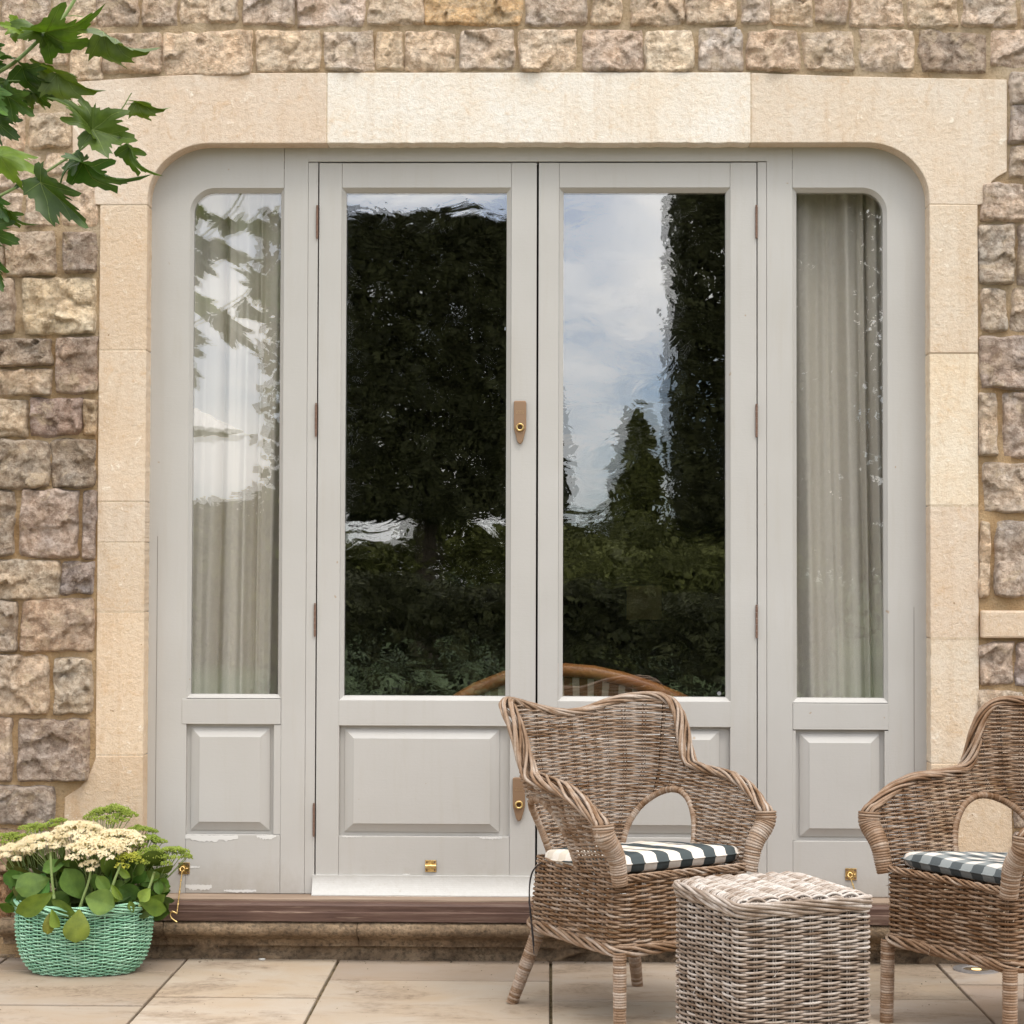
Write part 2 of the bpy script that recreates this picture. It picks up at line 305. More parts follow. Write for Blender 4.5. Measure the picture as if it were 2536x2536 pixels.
WTAB = material('grey washed rattan', (0.3, 0.2, 0.14), 0.65, wick((0.16, 0.108, 0.072), (0.30, 0.238, 0.19), (0.51, 0.46, 0.415)), 0.2)
MINT = material('mint painted willow', (0.2, 0.5, 0.33), 0.5, wick((0.19, 0.42, 0.27), (0.30, 0.56, 0.38), (0.44, 0.69, 0.51)), 0.35)
def m_leaf(c0, c1, vein, transl=0.25, spec=0.35, rough=0.45):
    def f(t, b):
        at = nn(t, 'ShaderNodeAttribute', attribute_name='tone'); oi = nn(t, 'ShaderNodeObjectInfo')
        c = ramp(t, noise(t, wcoords(t), 30, 4, 0.6), [(0.35, c0), (0.7, c1)])
        c = mixc(t, 1.0, c, oi.outputs['Color'], 'MULTIPLY')
        c = mixc(t, ramp(t, at.outputs['Fac'], [(0.8, (0,)*3), (0.9, (0.75,)*3)]), c, vein)
        t.links.new(c, b.inputs['Base Color'])
        tl = nn(t, 'ShaderNodeBsdfTranslucent'); t.links.new(mixc(t, 1.0, c, (1.5, 1.7, 0.6), 'MULTIPLY'), tl.inputs[0])
        m = nn(t, 'ShaderNodeMixShader'); m.inputs[0].default_value = transl
        t.links.new(b.outputs[0], m.inputs[1]); t.links.new(tl.outputs[0], m.inputs[2]); t.links.new(m.outputs[0], t.nodes['Material Output'].inputs[0])
        bump(t, b, noise(t, wcoords(t), 160, 3, 0.6), 0.15, 0.002)
    return f
PLANE = material('plane tree leaf', (0.07, 0.16, 0.03), 0.45, m_leaf((0.050, 0.086, 0.010), (0.082, 0.128, 0.016), (0.20, 0.26, 0.06), 0.22), 0.35)
SEDL = material('fleshy leaf', (0.1, 0.22, 0.08), 0.62, m_leaf((0.085, 0.135, 0.022), (0.15, 0.215, 0.035), (0.24, 0.30, 0.08), 0.18, 0.2, 0.6), 0.35)
STEM = material('green stem', (0.22, 0.29, 0.10), 0.6)
CREAM = material('cream floret', (0.78, 0.66, 0.46), 0.7, m_leaf((0.74, 0.62, 0.42), (0.86, 0.76, 0.60), (0.8, 0.7, 0.45), 0.15), 0.2)
BUD = material('green bud', (0.3, 0.42, 0.1), 0.6, m_leaf((0.22, 0.29, 0.045), (0.38, 0.44, 0.10), (0.6, 0.6, 0.2), 0.15), 0.2)
def m_gingham(t, b):
    v = coords(t, 'Object'); s = nn(t, 'ShaderNodeSeparateXYZ'); t.links.new(v, s.inputs[0])
    def st(o, off): return mathn(t, 'GREATER_THAN', mathn(t, 'FRACT', mathn(t, 'ADD', mathn(t, 'MULTIPLY', o, 1/0.068), off)), 0.5)
    a = mathn(t, 'MULTIPLY', mathn(t, 'ADD', st(s.outputs[0], 20.1), st(s.outputs[1], 20.35)), 0.5)
    weave_n = noise(t, coords(t, 'Object', (700, 700, 700)), 1, 2)
    c = ramp(t, a, [(0.0, (0.05, 0.06, 0.062)), (0.5, (0.21, 0.225, 0.22)), (1.0, (0.64, 0.57, 0.50))])
    c = mixc(t, mathn(t, 'MULTIPLY', weave_n, 0.2), c, (0.3, 0.3, 0.3))
    t.links.new(c, b.inputs['Base Color']); bump(t, b, noise(t, coords(t), 18, 3), 0.5, 0.012)
GING = material('gingham cotton', (0.4, 0.4, 0.4), 0.9, m_gingham, 0.1)
RIBBON = material('charcoal ribbon', (0.04, 0.035, 0.035), 0.9)
SOIL = material('potting soil', (0.03, 0.02, 0.013), 1.0)
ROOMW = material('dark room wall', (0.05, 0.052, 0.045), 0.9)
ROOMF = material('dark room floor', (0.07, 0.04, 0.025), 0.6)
BARK = material('dark bark', (0.06, 0.045, 0.03), 0.9, lambda t, b: bump(t, b, noise(t, wcoords(t, (8, 8, 2)), 4, 4), 0.8, 0.03))
def m_fol(c0, c1):
    def f(t, b):
        at = nn(t, 'ShaderNodeAttribute', attribute_name='tone')
        t.links.new(ramp(t, at.outputs['Fac'], [(0, c0), (1, c1)]), b.inputs['Base Color'])
    return f
FOL = material('hornbeam foliage', (0.05, 0.08, 0.02), 0.7, m_fol((0.020, 0.022, 0.008), (0.056, 0.060, 0.019)), 0.2)
FOL2 = material('shrub foliage', (0.06, 0.11, 0.03), 0.7, m_fol((0.045, 0.048, 0.013), (0.13, 0.14, 0.035)), 0.2)
LAWN = material('mown lawn', (0.07, 0.12, 0.03), 0.95, lambda t, b: t.links.new(ramp(t, noise(t, wcoords(t), 3, 6, 0.7), [(0.3, (0.03, 0.05, 0.014)), (0.7, (0.055, 0.08, 0.022))]), b.inputs['Base Color']))
def m_lit(t, b):
    b.inputs['Emission Color'].default_value = (1.0, 0.62, 0.22, 1); b.inputs['Emission Strength'].default_value = 2.2
LITB = material('lit lamp glass', (0.9, 0.7, 0.4), 0.3, m_lit)
METAL = material('worn steel ring', (0.28, 0.26, 0.25), 0.5, lambda t, b: bump(t, b, noise(t, wcoords(t), 200, 3), 0.3, 0.002), 0.4, 0.5)
CANVAS = material('white canvas', (0.75, 0.73, 0.7), 0.9)
POLE = material('turned wood pole', (0.35, 0.22, 0.12), 0.6)

# ================================================================== THE STONE WALL
FACE = 0.0; MORT = 0.0075
wall = root('stone_wall', 'rock faced rubble stone wall with sandy mortar round the glazed doors', 'wall')
XL, XR, ZT = X(358), X(2304), Z(354)
XLo, XRo = X(240), X(2424)
zf = lambda py, px=1300: P(px, py, 0).z
def relief(xa, xb, za, zb, amp, seed, cell=0.0062, rounding=0.28, tilt=0.5, edge=0.0075):
    wx, wz = xb-xa, zb-za
    nx = max(8, int(wx/cell)); nz = max(8, int(wz/cell))
    # denser towards the edges
    u = np.linspace(-1, 1, nx+1); v = np.linspace(-1, 1, nz+1)
    U, V = np.meshgrid(u, v, indexing='ij')
    k = rounding
    Xs = U*np.sqrt(1-k*V**6*0.28*1.0); Zs = V*np.sqrt(1-k*U**6*0.28)
    x = (xa+xb)/2+Xs*wx/2; z = (za+zb)/2+Zs*wz/2
    p = np.stack([x*1.0, z*1.0, np.full_like(x, seed*1.37)], -1)
    th_ = seed % 7*0.7+0.4; p = np.stack([p[..., 0]*math.cos(th_)-p[..., 1]*math.sin(th_), p[..., 0]*math.sin(th_)+p[..., 1]*math.cos(th_), p[..., 2]+p[..., 0]*0.6], -1)
    # ragged outline
    ed = np.maximum(np.abs(U), np.abs(V))**4
    x = x+0.006*vnoise(p*28, 3)*ed; z = z+0.006*vnoise(p*28, 5)*ed
    jc = np.random.default_rng(seed+5).uniform(-0.0055, 0.0055, (2, 4)); bil = [(1-U)*(1-V)/4, (1+U)*(1-V)/4, (1+U)*(1+V)/4, (1-U)*(1+V)/4]
    x = x+sum(b_*c_ for b_, c_ in zip(bil, jc[0])); z = z+sum(b_*c_ for b_, c_ in zip(bil, jc[1]))
    dE = np.minimum((1-np.abs(U))*wx/2, (1-np.abs(V))*wz/2)
    e = np.clip(dE/edge, 0, 1); e = 1-(1-e)**2.2
    r = np.random.default_rng(seed)
    h = np.full_like(x, 9.0)
    ns = 9; sx = r.uniform(xa, xb, ns); sz = r.uniform(za, zb, ns); sc_ = r.uniform(0.45, 1.25, ns); sa = r.normal(0, 0.20, (ns, 2))
    wx_ = x+0.014*vnoise(p*30, 41)+0.006*vnoise(p*75, 43); wz_ = z+0.014*vnoise(p*30, 47)+0.006*vnoise(p*75, 49)
    dd = (wx_[..., None]-sx)**2+((wz_[..., None]-sz)*1.35)**2; ix = dd.argmin(-1); chipf = amp*sc_[ix]+sa[ix, 0]*(x-sx[ix])+sa[ix, 1]*(z-sz[ix])
    for q in range(6):
        a, b = r.normal(0, 0.11*tilt, 2); c = amp*(0.75+0.6*r.random()); cx, cz = r.uniform(-.3, .3, 2)
        h = np.minimum(h, c+a*(x-(xa+xb)/2-cx*wx)+b*(z-(za+zb)/2-cz*wz))
    h = np.maximum(h, amp*0.15)
    h = 0.30*h+0.70*chipf; h = h+amp*0.20*fbm(p*17, 3, 11)+amp*0.16*fbm(p*60, 2, 9)
    h = np.maximum(h, 0.001); y = MORT+0.002-(h+0.004)*e
    return np.stack([x, y, z], -1)
def stone(xa, xb, za, zb, col, amp=0.016, name='stone', **k):
    mb = MB(); V = relief(xa, xb, za, zb, amp, random.randrange(10**6), **k)
    n, m = V.shape[:2]
    B = V.copy(); mb.grid(V, flip=False)
    # a skirt that runs back into the wall
    ring = [V[i, 0] for i in range(n)]+[V[n-1, j] for j in range(1, m)]+[V[i, m-1] for i in range(n-2, -1, -1)]+[V[0, j] for j in range(m-2, 0, -1)]
    ring = np.array(ring); back = ring.copy(); back[:, 1] = 0.05
    mb.grid(np.stack([back, ring]), closed_v=True)
    o = mb.build(name, STONE, wall, smooth=True); o.color = (*col, 1); return o
def scol(base, j=0.1):
    k = 1+random.uniform(-j, j)*1.3; return tuple(max(0.02, c*k*(1+random.uniform(-0.018, 0.018))) for c in base)
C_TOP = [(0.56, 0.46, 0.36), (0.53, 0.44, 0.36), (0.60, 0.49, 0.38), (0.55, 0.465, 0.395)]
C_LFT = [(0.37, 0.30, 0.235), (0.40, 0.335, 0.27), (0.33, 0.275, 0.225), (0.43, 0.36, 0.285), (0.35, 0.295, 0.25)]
C_RGT = [(0.42, 0.36, 0.31), (0.46, 0.385, 0.315), (0.40, 0.35, 0.32)]
def stpx(x0, y0, x1, y1, cols, amp=0.016, col=None, **k):
    x0 -= 1.8; x1 += 1.8; y0 -= 1.5; y1 += 1.5
    a = P(x0, (y0+y1)/2, 0).x; b = P(x1, (y0+y1)/2, 0).x; t_ = P((x0+x1)/2, y0, 0).z; d_ = P((x0+x1)/2, y1, 0).z
    return stone(a, b, d_, t_, scol(col or random.choice(cols)), amp, **k)
rowA = [(-60, -8), (1, 126), (129, 237), (241, 343), (350, 440), (447, 594), (598, 731), (735, 905), (909, 1048), (1052, 1297), (1303, 1459), (1468, 1540), (1563, 1692), (1696, 1827), (1836, 1905), (1912, 2014), (2019, 2101), (2108, 2237), (2250, 2375), (2385, 2518), (2526, 2640)]
for k, (a, b) in enumerate(rowA):
    sp = {9: (0.56, 0.40, 0.24)}.get(k)
    stpx(a, -22, b, 60+random.uniform(0, 6), C_TOP, 0.010, sp)
rowB = [(-70, 58), (64, 166), (172, 250), (255, 398), (405, 628), (635, 793), (800, 925), (931, 1000), (1006, 1130), (1138, 1275), (1287, 1431), (1442, 1588), (1598, 1719), (1729, 1840), (1853, 1979), (1989, 2116), (2128, 2264), (2277, 2444), (2456, 2600)]
for k, (a, b) in enumerate(rowB):
    bot = 176
    if b < 260: bot = 200
    elif b < 640: bot = 184
    if a < 170: bot = 160+random.uniform(-5, 5)
    if a > 2270: bot = 178
    if k == 18: bot = 166
    sp = {12: (0.70, 0.61, 0.50), 17: (0.36, 0.29, 0.235), 13: (0.52, 0.46, 0.42)}.get(k)
    stpx(a, 72+random.uniform(-3, 5), b, bot, C_TOP, 0.011, sp)
left = [(66, 172, 102, 268, 0), (-60, 166, 60, 266, 0), (70, 275, 172, 370, 0), (-60, 275, 62, 372, 0), (-60, 380, 105, 470, 0), (112, 378, 174, 436, 0),
        (-60, 480, 55, 560, 0), (64, 478, 148, 562, 0), (154, 444, 238, 562, 0), (10, 572, 134, 682, 0), (-60, 572, 4, 680, 0), (150, 572, 238, 676, 0),
        (-60, 690, 38, 828, 0), (54, 686, 240, 828, (0.50, 0.42, 0.32)), (-60, 836, 128, 908, 0), (-60, 914, 130, 981, (0.42, 0.34, 0.27)), (136, 836, 238, 976, (0.30, 0.235, 0.20)),
        (-60, 986, 66, 1080, (0.46, 0.37, 0.29)), (73, 985, 203, 1079, (0.29, 0.225, 0.19)), (209, 990, 238, 1080, (0.45, 0.34, 0.22)), (-60, 1088, 122, 1208, 0), (128, 1088, 237, 1210, 0),
        (-60, 1216, 38, 1378, 0), (48, 1213, 194, 1383, (0.36, 0.29, 0.245)), (202, 1218, 234, 1383, (0.33, 0.27, 0.24)), (-60, 1388, 146, 1482, 0), (152, 1390, 232, 1474, (0.25, 0.22, 0.205)),
        (-60, 1488, 40, 1612, 0), (50, 1482, 230, 1614, (0.38, 0.295, 0.23)), (-60, 1620, 122, 1768, 0), (130, 1628, 229, 1768, (0.50, 0.43, 0.35)), (-60, 1778, 33, 1940, 0), (44, 1780, 224, 1932, (0.36, 0.29, 0.245)),
        (-60, 1950, 138, 2045, (0.34, 0.29, 0.26)), (-60, 2056, 60, 2160, (0.30, 0.22, 0.16)), (68, 2056, 150, 2160, 0), (-60, 2170, 22, 2278, (0.33, 0.21, 0.13)), (30, 2170, 150, 2278, (0.28, 0.2, 0.15))]
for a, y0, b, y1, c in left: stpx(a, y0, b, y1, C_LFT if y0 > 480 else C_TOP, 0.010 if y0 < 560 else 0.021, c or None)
right = [(2499, 180, 2600, 256, 0), (2499, 262, 2600, 352, 0), (2503, 362, 2600, 440, 0), (2432, 452, 2536, 545, (0.48, 0.40, 0.33)), (2541, 448, 2620, 545, 0), (2427, 552, 2516, 706, 0), (2522, 556, 2620, 706, 0),
         (2427, 713, 2492, 824, 0), (2503, 715, 2620, 820, 0), (2425, 832, 2620, 964, (0.41, 0.345, 0.30)), (2425, 972, 2469, 1132, 0), (2480, 970, 2620, 1132, 0), (2434, 1144, 2620, 1273, 0),
         (2425, 1292, 2454, 1480, (0.56, 0.45, 0.33)), (2466, 1290, 2620, 1482, (0.40, 0.34, 0.30)), (2425, 1590, 2509, 1694, 0), (2516, 1590, 2620, 1696, 0), (2425, 1704, 2540, 1836, (0.50, 0.42, 0.34)), (2548, 1704, 2640, 1836, 0), (2440, 1846, 2560, 1930, 0),
         (2512, 1940, 2620, 2050, 0), (2512, 2060, 2620, 2180, 0), (2512, 2190, 2620, 2278, 0)]
for a, y0, b, y1, c in right: stpx(a, y0, b, y1, C_RGT, 0.017, c or None)
a_, b_ = P(2428, 1545, 0), P(2640, 1545, 0)
mb = MB(); mb.box(a_.x, b_.x, -0.022, 0.05, zf(1580, 2500), zf(1512, 2500)); o = mb.build('stone', ASH, wall, bevel=0.006, color=(0.62, 0.50, 0.38))
# the wall goes on beyond the picture
def course(xa, xb, za, zb, cols, amp):
    z = za
    while z < zb-0.03:
        h = min(random.uniform(0.105, 0.165), zb-z); x = xa
        if zb-z-h < 0.05: h = zb-z
        while x < xb-0.03:
            wd = random.uniform(0.10, 0.24)
            if xb-x-wd < 0.07: wd = xb-x
            stone(x+0.005, x+wd-0.005, z+0.005, z+h-0.005, scol(random.choice(cols)), amp, cell=0.016); x += wd
        z += h
xl0 = P(-64, 1000, 0).x; xr0 = P(2624, 1000, 0).x
course(xl0-0.75, xl0-0.004, 0.10, Z(-22), C_LFT, 0.017); course(xr0+0.01, xr0+0.75, 0.10, Z(-22), C_RGT, 0.016)
course(xl0-0.75, xr0+0.75, Z(-24)+0.004, Z(-24)+0.40, C_TOP, 0.011)
def sheet(mb, xa, xb, za, zb, cell=0.02, y=MORT, amp=0.003):
    nx = max(2, int((xb-xa)/cell)); nz = max(2, int((zb-za)/cell))
    Xg, Zg = np.meshgrid(np.linspace(xa, xb, nx), np.linspace(za, zb, nz), indexing='ij')
    Yg = y+amp*fbm(np.stack([Xg, Zg, 0*Xg], -1)*22, 3, 5)
    mb.grid(np.stack([Xg, Yg, Zg], -1))
WX0, WX1, WZ1 = xl0-0.78, xr0+0.78, Z(-24)+0.42
mb = MB(); sheet(mb, WX0, XL-0.05, -0.02, WZ1); sheet(mb, XR+0.05, WX1, -0.02, WZ1); sheet(mb, XL-0.05, XR+0.05, ZT+0.12, WZ1)
o = mb.build('mortar', MORTAR, wall, smooth=True)
mb = MB(); mb.box(WX0, XL-0.06, 0.03, 0.4, -0.02, WZ1); mb.box(XR+0.06, WX1, 0.03, 0.4, -0.02, WZ1); mb.box(XL-0.058, XR+0.058, 0.03, 0.4, ZT+0.10, WZ1)
mb.build('wall_core', MORTAR, wall)
# ------------------------------------------------------------------ dressed surround
sur = root('door_surround', 'pale sawn limestone surround with rounded inner corners framing the doors', 'door surround')
RX, RZ = 0.183, 0.166
def arcpts(cx, cz, rx, rz, a0, a1, n=26): return [(cx+rx*math.cos(a), cz+rz*math.sin(a)) for a in np.linspace(a0, a1, n)]
def q(px, py): p = P(px, py, 0); return (p.x, p.z)
def ragged(poly, idx0, idx1, n=40, amp=0.0016):
    out = poly[:idx0+1]; a = np.array(poly[idx0]); b = np.array(poly[idx1])
    for i in range(1, n):
        f = i/n; p = a*(1-f)+b*f; out.append((p[0]+random.uniform(-amp, amp)*0.5, p[1]+random.uniform(-amp, amp)))
    return out+poly[idx1:]
def block(name, poly, col, y0=FACE, y1=0.26, bev=0.0025):
    # orientation: want CCW seen from -Y, (x right, z up)
    A = sum(poly[i][0]*poly[(i+1) % len(poly)][1]-poly[(i+1) % len(poly)][0]*poly[i][1] for i in range(len(poly)))
    if A < 0: poly = poly[::-1]
    mb = MB(); mb.prism(poly, y0, y1); return mb.build(name, ASH, sur, bevel=bev, color=col)
C_SH = (0.67, 0.565, 0.465); C_MID = (0.78, 0.735, 0.665); C_JL = (0.64, 0.52, 0.40); C_JR = (0.72, 0.62, 0.49)
g = 0.0012
ztl = [q(178, 203), q(400, 188), q(560, 181), q(802, 180)]
ar = arcpts(XL+RX, ZT-RZ, RX, RZ, math.pi/2, math.pi)
xj = X(803); zsh = zf(507)
cv = [q(246, 507), q(222, 505), q(219, 490), q(214, 470), q(206, 455), q(196, 445), q(180, 437)]
block('shoulder_stone', ztl[:3]+[(xj-g, ztl[3][1]), (xj-g, ZT)]+ar+[(XL, zsh+g)]+cv, C_SH)
xk = X(1860)
ztm = [(xj+g, zf(179)), (xk-g, zf(179, 1860))]
block('lintel_stone', ragged([ztm[0], ztm[1], (xk-g, ZT), (xj+g, ZT)], 2, 3, 60), C_MID)
ztr = [(xk+g, zf(180, 1860)), q(2100, 189), q(2300, 193), q(2494, 197)]
arr = arcpts(XR-RX, ZT-RZ, RX, RZ, 0, math.pi/2)
cvr = [q(2494, 425), q(2470, 438), q(2456, 450), q(2446, 470), q(2440, 495), q(2438, 505), q(2424, 507)]
block('shoulder_stone', ztr+cvr+[(XR, zsh+g)]+arr+[(xk+g, ZT)], (0.68, 0.59, 0.49))
JM = material('pale joint mortar', (0.56, 0.47, 0.36), 0.95, m_mortar, 0.1)
def joint(x0, x1, z0, z1): mb = MB(); mb.box(x0, x1, 0.0014, 0.05, z0, z1); mb.build('joint_mortar', ASH, sur, color=(0.58, 0.49, 0.38))
joint(xj-0.004, xj+0.004, ZT+0.001, zf(182)); joint(xk-0.004, xk+0.004, ZT+0.001, zf(183, 1860))
for y_ in (507, 868, 1245, 1346, 1519, 1876): joint(XLo+0.001, XL-0.0015, zf(y_)-0.004, zf(y_)+0.004)
for y_ in (507, 874, 1250, 1577, 1886): joint(XR+0.0015, XRo-0.001, zf(y_)-0.004, zf(y_)+0.004)
def jamb(xa, xb, ys, cols, side):
    for k in range(len(ys)-1):
        za, zb = zf(ys[k+1])+g, zf(ys[k])-g
        poly = [(xa, za), (xb, za), (xb, zb), (xa, zb)]
        poly = ragged(poly, 1, 2, 30, 0.0016) if side == 'L' else ragged(poly[2:]+poly[:2], 1, 2, 30, 0.0016)
        block('jamb_stone', poly, cols[k], FACE+random.uniform(-0.002, 0.002))
jamb(XLo, XL, [507, 868, 1245, 1346, 1519, 1876], [C_JL, (0.67, 0.56, 0.445), (0.63, 0.53, 0.425), (0.62, 0.52, 0.41), (0.67, 0.545, 0.41)], 'L')
jamb(XR, XRo, [507, 874, 1250, 1577, 1886], [(0.66, 0.565, 0.455), (0.74, 0.65, 0.52), (0.66, 0.56, 0.455), (0.68, 0.59, 0.475)], 'R')
zb_ = 0.118
fl = [(XLo, zf(1876)-g), (XLo, zf(1884)), q(226, 1905), q(214, 1930), q(198, 1950), q(178, 1963), q(160, 1975), (X(158), zb_), (XL, zb_), (XL, zf(1876)-g)]
block('jamb_stone', fl, (0.60, 0.475, 0.35))
fr_ = [(XR, zf(1886)-g), (XR, zb_), (X(2508), zb_), q(2506, 1985), q(2488, 1972), q(2468, 1958), q(2452, 1940), q(2440, 1912), (XRo, zf(1894)), (XRo, zf(1886)-g)]
block('jamb_stone', fr_, (0.62, 0.50, 0.37))
# ------------------------------------------------------------------ stone step and timber sill
step = root('stone_step', 'brown weathered stone step with rounded nosing under the doors', 'step')
def extr(profile, xa, xb, n=2, wob=0.0, seed=0, mbo=None):
    mb = mbo or MB(); xs = np.linspace(xa, xb, n)
    V = np.array([[(x, y, z) for (y, z) in profile] for x in xs])
    if wob: V[..., 1] += wob*fbm(V*18, 3, seed); V[..., 2] += wob*0.5*fbm(V*18+7, 3, seed)
    mb.grid(V, flip=True)
    b = mb.n; 
    return mb
zs0, zs1, zs2 = 0.118, 0.070, 0.0
pr = [(0.08, zs0), (-0.035, zs0)]+[(-0.035-0.022*math.sin(a), zs0-0.022+0.022*math.cos(a)) for a in np.linspace(0.2, math.pi-0.3, 9)]+[(-0.030, zs1), (-0.012, zs1-0.006), (0.0, zs1-0.016), (0.0, 0.04)]
xs_ = [X(16), X(420), X(893), X(1500), X(2010), X(2600)]
for k in range(5):
    extr(pr, xs_[k]+0.0012, xs_[k+1]-0.0012, 70, 0.0022, k*5).build('step_stone', STEP, step, smooth=True)
mb = MB()
Xg, Zg = np.meshgrid(np.linspace(X(-80), X(2640), 400), np.linspace(-0.012, 0.062, 16), indexing='ij')
pp = np.stack([Xg, Zg*2.0, 0*Xg], -1)
ch = vnoise(pp*7, 31)+0.5*vnoise(pp*19, 37); brk = np.clip((ch-(-0.35+Zg*14))*6, 0, 1)
Yg = 0.004+0.022*(1-brk)*np.clip((0.05-Zg)/0.02, 0, 1)+0.004*fbm(pp*40, 3, 3)
mb.grid(np.stack([Xg, Yg, Zg], -1)); mb.build('plinth_stone', STEP, step, smooth=True)
mb = MB(); mb.box(X(-80), X(2640), 0.03, 0.2, -0.02, zs0-0.004); mb.build('step_core', STEP, step)
sill = root('door_sill', 'worn dark red timber sill along the foot of the doors', 'sill')
zt = 0.174
pr = [(0.12, zt+0.004), (0.060, zt+0.003), (-0.030, zt), (-0.044, zt-0.004), (-0.048, zt-0.010), (-0.048, zt-0.026), (-0.053, zt-0.029), (-0.053, zs0+0.002), (-0.02, zs0+0.001)]
mb = extr(pr[1:], X(372), XR+0.004, 120, 0.0008, 2); mb.build('sill_nosing', SILL, sill, smooth=False)
mb = MB(); mb.box(X(372), XR+0.004, -0.028, 0.13, zt-0.02, zt+0.0045); mb.build('sill_board', SILLTOP, sill)
# ------------------------------------------------------------------ doors
YF = 0.067          # front of the joinery
fr = root('door_frame', 'painted grey timber frame head and posts between doors and side windows', 'door frame')
def bx(parent, name, x0, x1, y0, y1, yy=YF, th=0.045, mat=PAINT, bev=0.0015, px=None):
    """x0,x1,y0,y1 in photo pixels"""
    mb = MB(); mb.box(X(x0, yy), X(x1, yy), yy, yy+th, Z(y1, yy), Z(y0, yy)); return mb.build(name, mat, parent, bevel=bev)
def bxw(parent, name, x0, x1, z0, z1, yy, th, mat=PAINT, bev=0.0015):
    mb = MB(); mb.box(x0, x1, yy, yy+th, z0, z1); return mb.build(name, mat, parent, bevel=bev)
zsill = zt+0.0055
bx(fr, 'frame_head', 698.4, 1962.6, 340, 400, YF, 0.06)
def post(x0, x1): bxw(fr, 'frame_post', X(x0, YF), X(x1, YF), zsill, Z(402, YF), YF, 0.06)
post(758.4, 782.5); post(1876.5, 1898.6)
for a_, b_ in ((774, 800), (1316, 1346), (1860, 1886)): bxw(fr, 'gap_shade', X(a_, YF), X(b_, YF), zsill, Z(395, YF), YF+0.047, 0.012, DARK, 0)  # near-black strips behind the door gaps, standing in for their shade
bxw(fr, 'gap_shade', X(774, YF), X(1886, YF), Z(420, YF), Z(395, YF), YF+0.0475, 0.012, DARK, 0)
def ring(mb, outer, inner, yo, yi):
    V = np.array([[(x, yo, z) for x, z in outer], [(x, yi, z) for x, z in inner]]); mb.grid(V, closed_v=True)
def rect(x0, x1, z0, z1): return [(x0, z0), (x1, z0), (x1, z1), (x0, z1)]
def raised_panel(parent, x0, x1, y0, y1, in1=11, in2=34, top=28):
    ya = YF+0.018
    xa, xb, za, zb = X(x0, YF), X(x1, YF), Z(y1, YF), Z(y0, YF); k = 0.00118
    mb = MB()
    o0 = rect(xa, xb, za, zb); o1 = rect(xa+in1*k, xb-in1*k, za+9*k, zb-9*k); o2 = rect(xa+in2*k, xb-in2*k, za+in2*k*0.9, zb-in2*k*0.9)
    ring(mb, o0, o1, ya, ya); ring(mb, o1, o1, ya, ya-0.004); ring(mb, o1, o2, ya-0.004, ya-0.0165); ring(mb, o2, o2, ya-0.0165, ya-0.0185)
    b = mb.n; mb.add([(x, ya-0.0185, z) for x, z in o2], [(0, 1, 2, 3)])
    return mb.build('raised_panel', PAINT, parent)
def pane(parent, poly, y, tiltx=0.0, tiltz=0.0, mat=None):
    mb = MB(); cx = sum(p[0] for p in poly)/len(poly); cz = sum(p[1] for p in poly)/len(poly)
    b = mb.n; mb.add([(x, y+(x-cx)*tiltx+(z-cz)*tiltz, z) for x, z in poly]); mb.fn.append(list(range(len(poly))))
    return mb.build('glass_pane', mat or GLASS, parent)
def knuckle(parent, px, py, y0=YF):
    mb = MB(); x = X(px, YF); z0, z1 = Z(py+38, YF), Z(py-38, YF); n = 5
    for k in range(n):
        a = z0+(z1-z0)*k/n; b = z0+(z1-z0)*(k+1)/n-0.0008
        mb.tube([(x, y0-0.004, a), (x, y0-0.004, b)], 0.0034, 10, up=(0, 1, 0))
    mb.tube([(x, y0-0.004, z1), (x, y0-0.004, z1+0.004)], 0.003, 8, up=(0, 1, 0))
    mb.tube([(x, y0-0.004, z0-0.004), (x, y0-0.004, z0)], 0.003, 8, up=(0, 1, 0))
    return mb.build('hinge', RUST, parent, smooth=False)
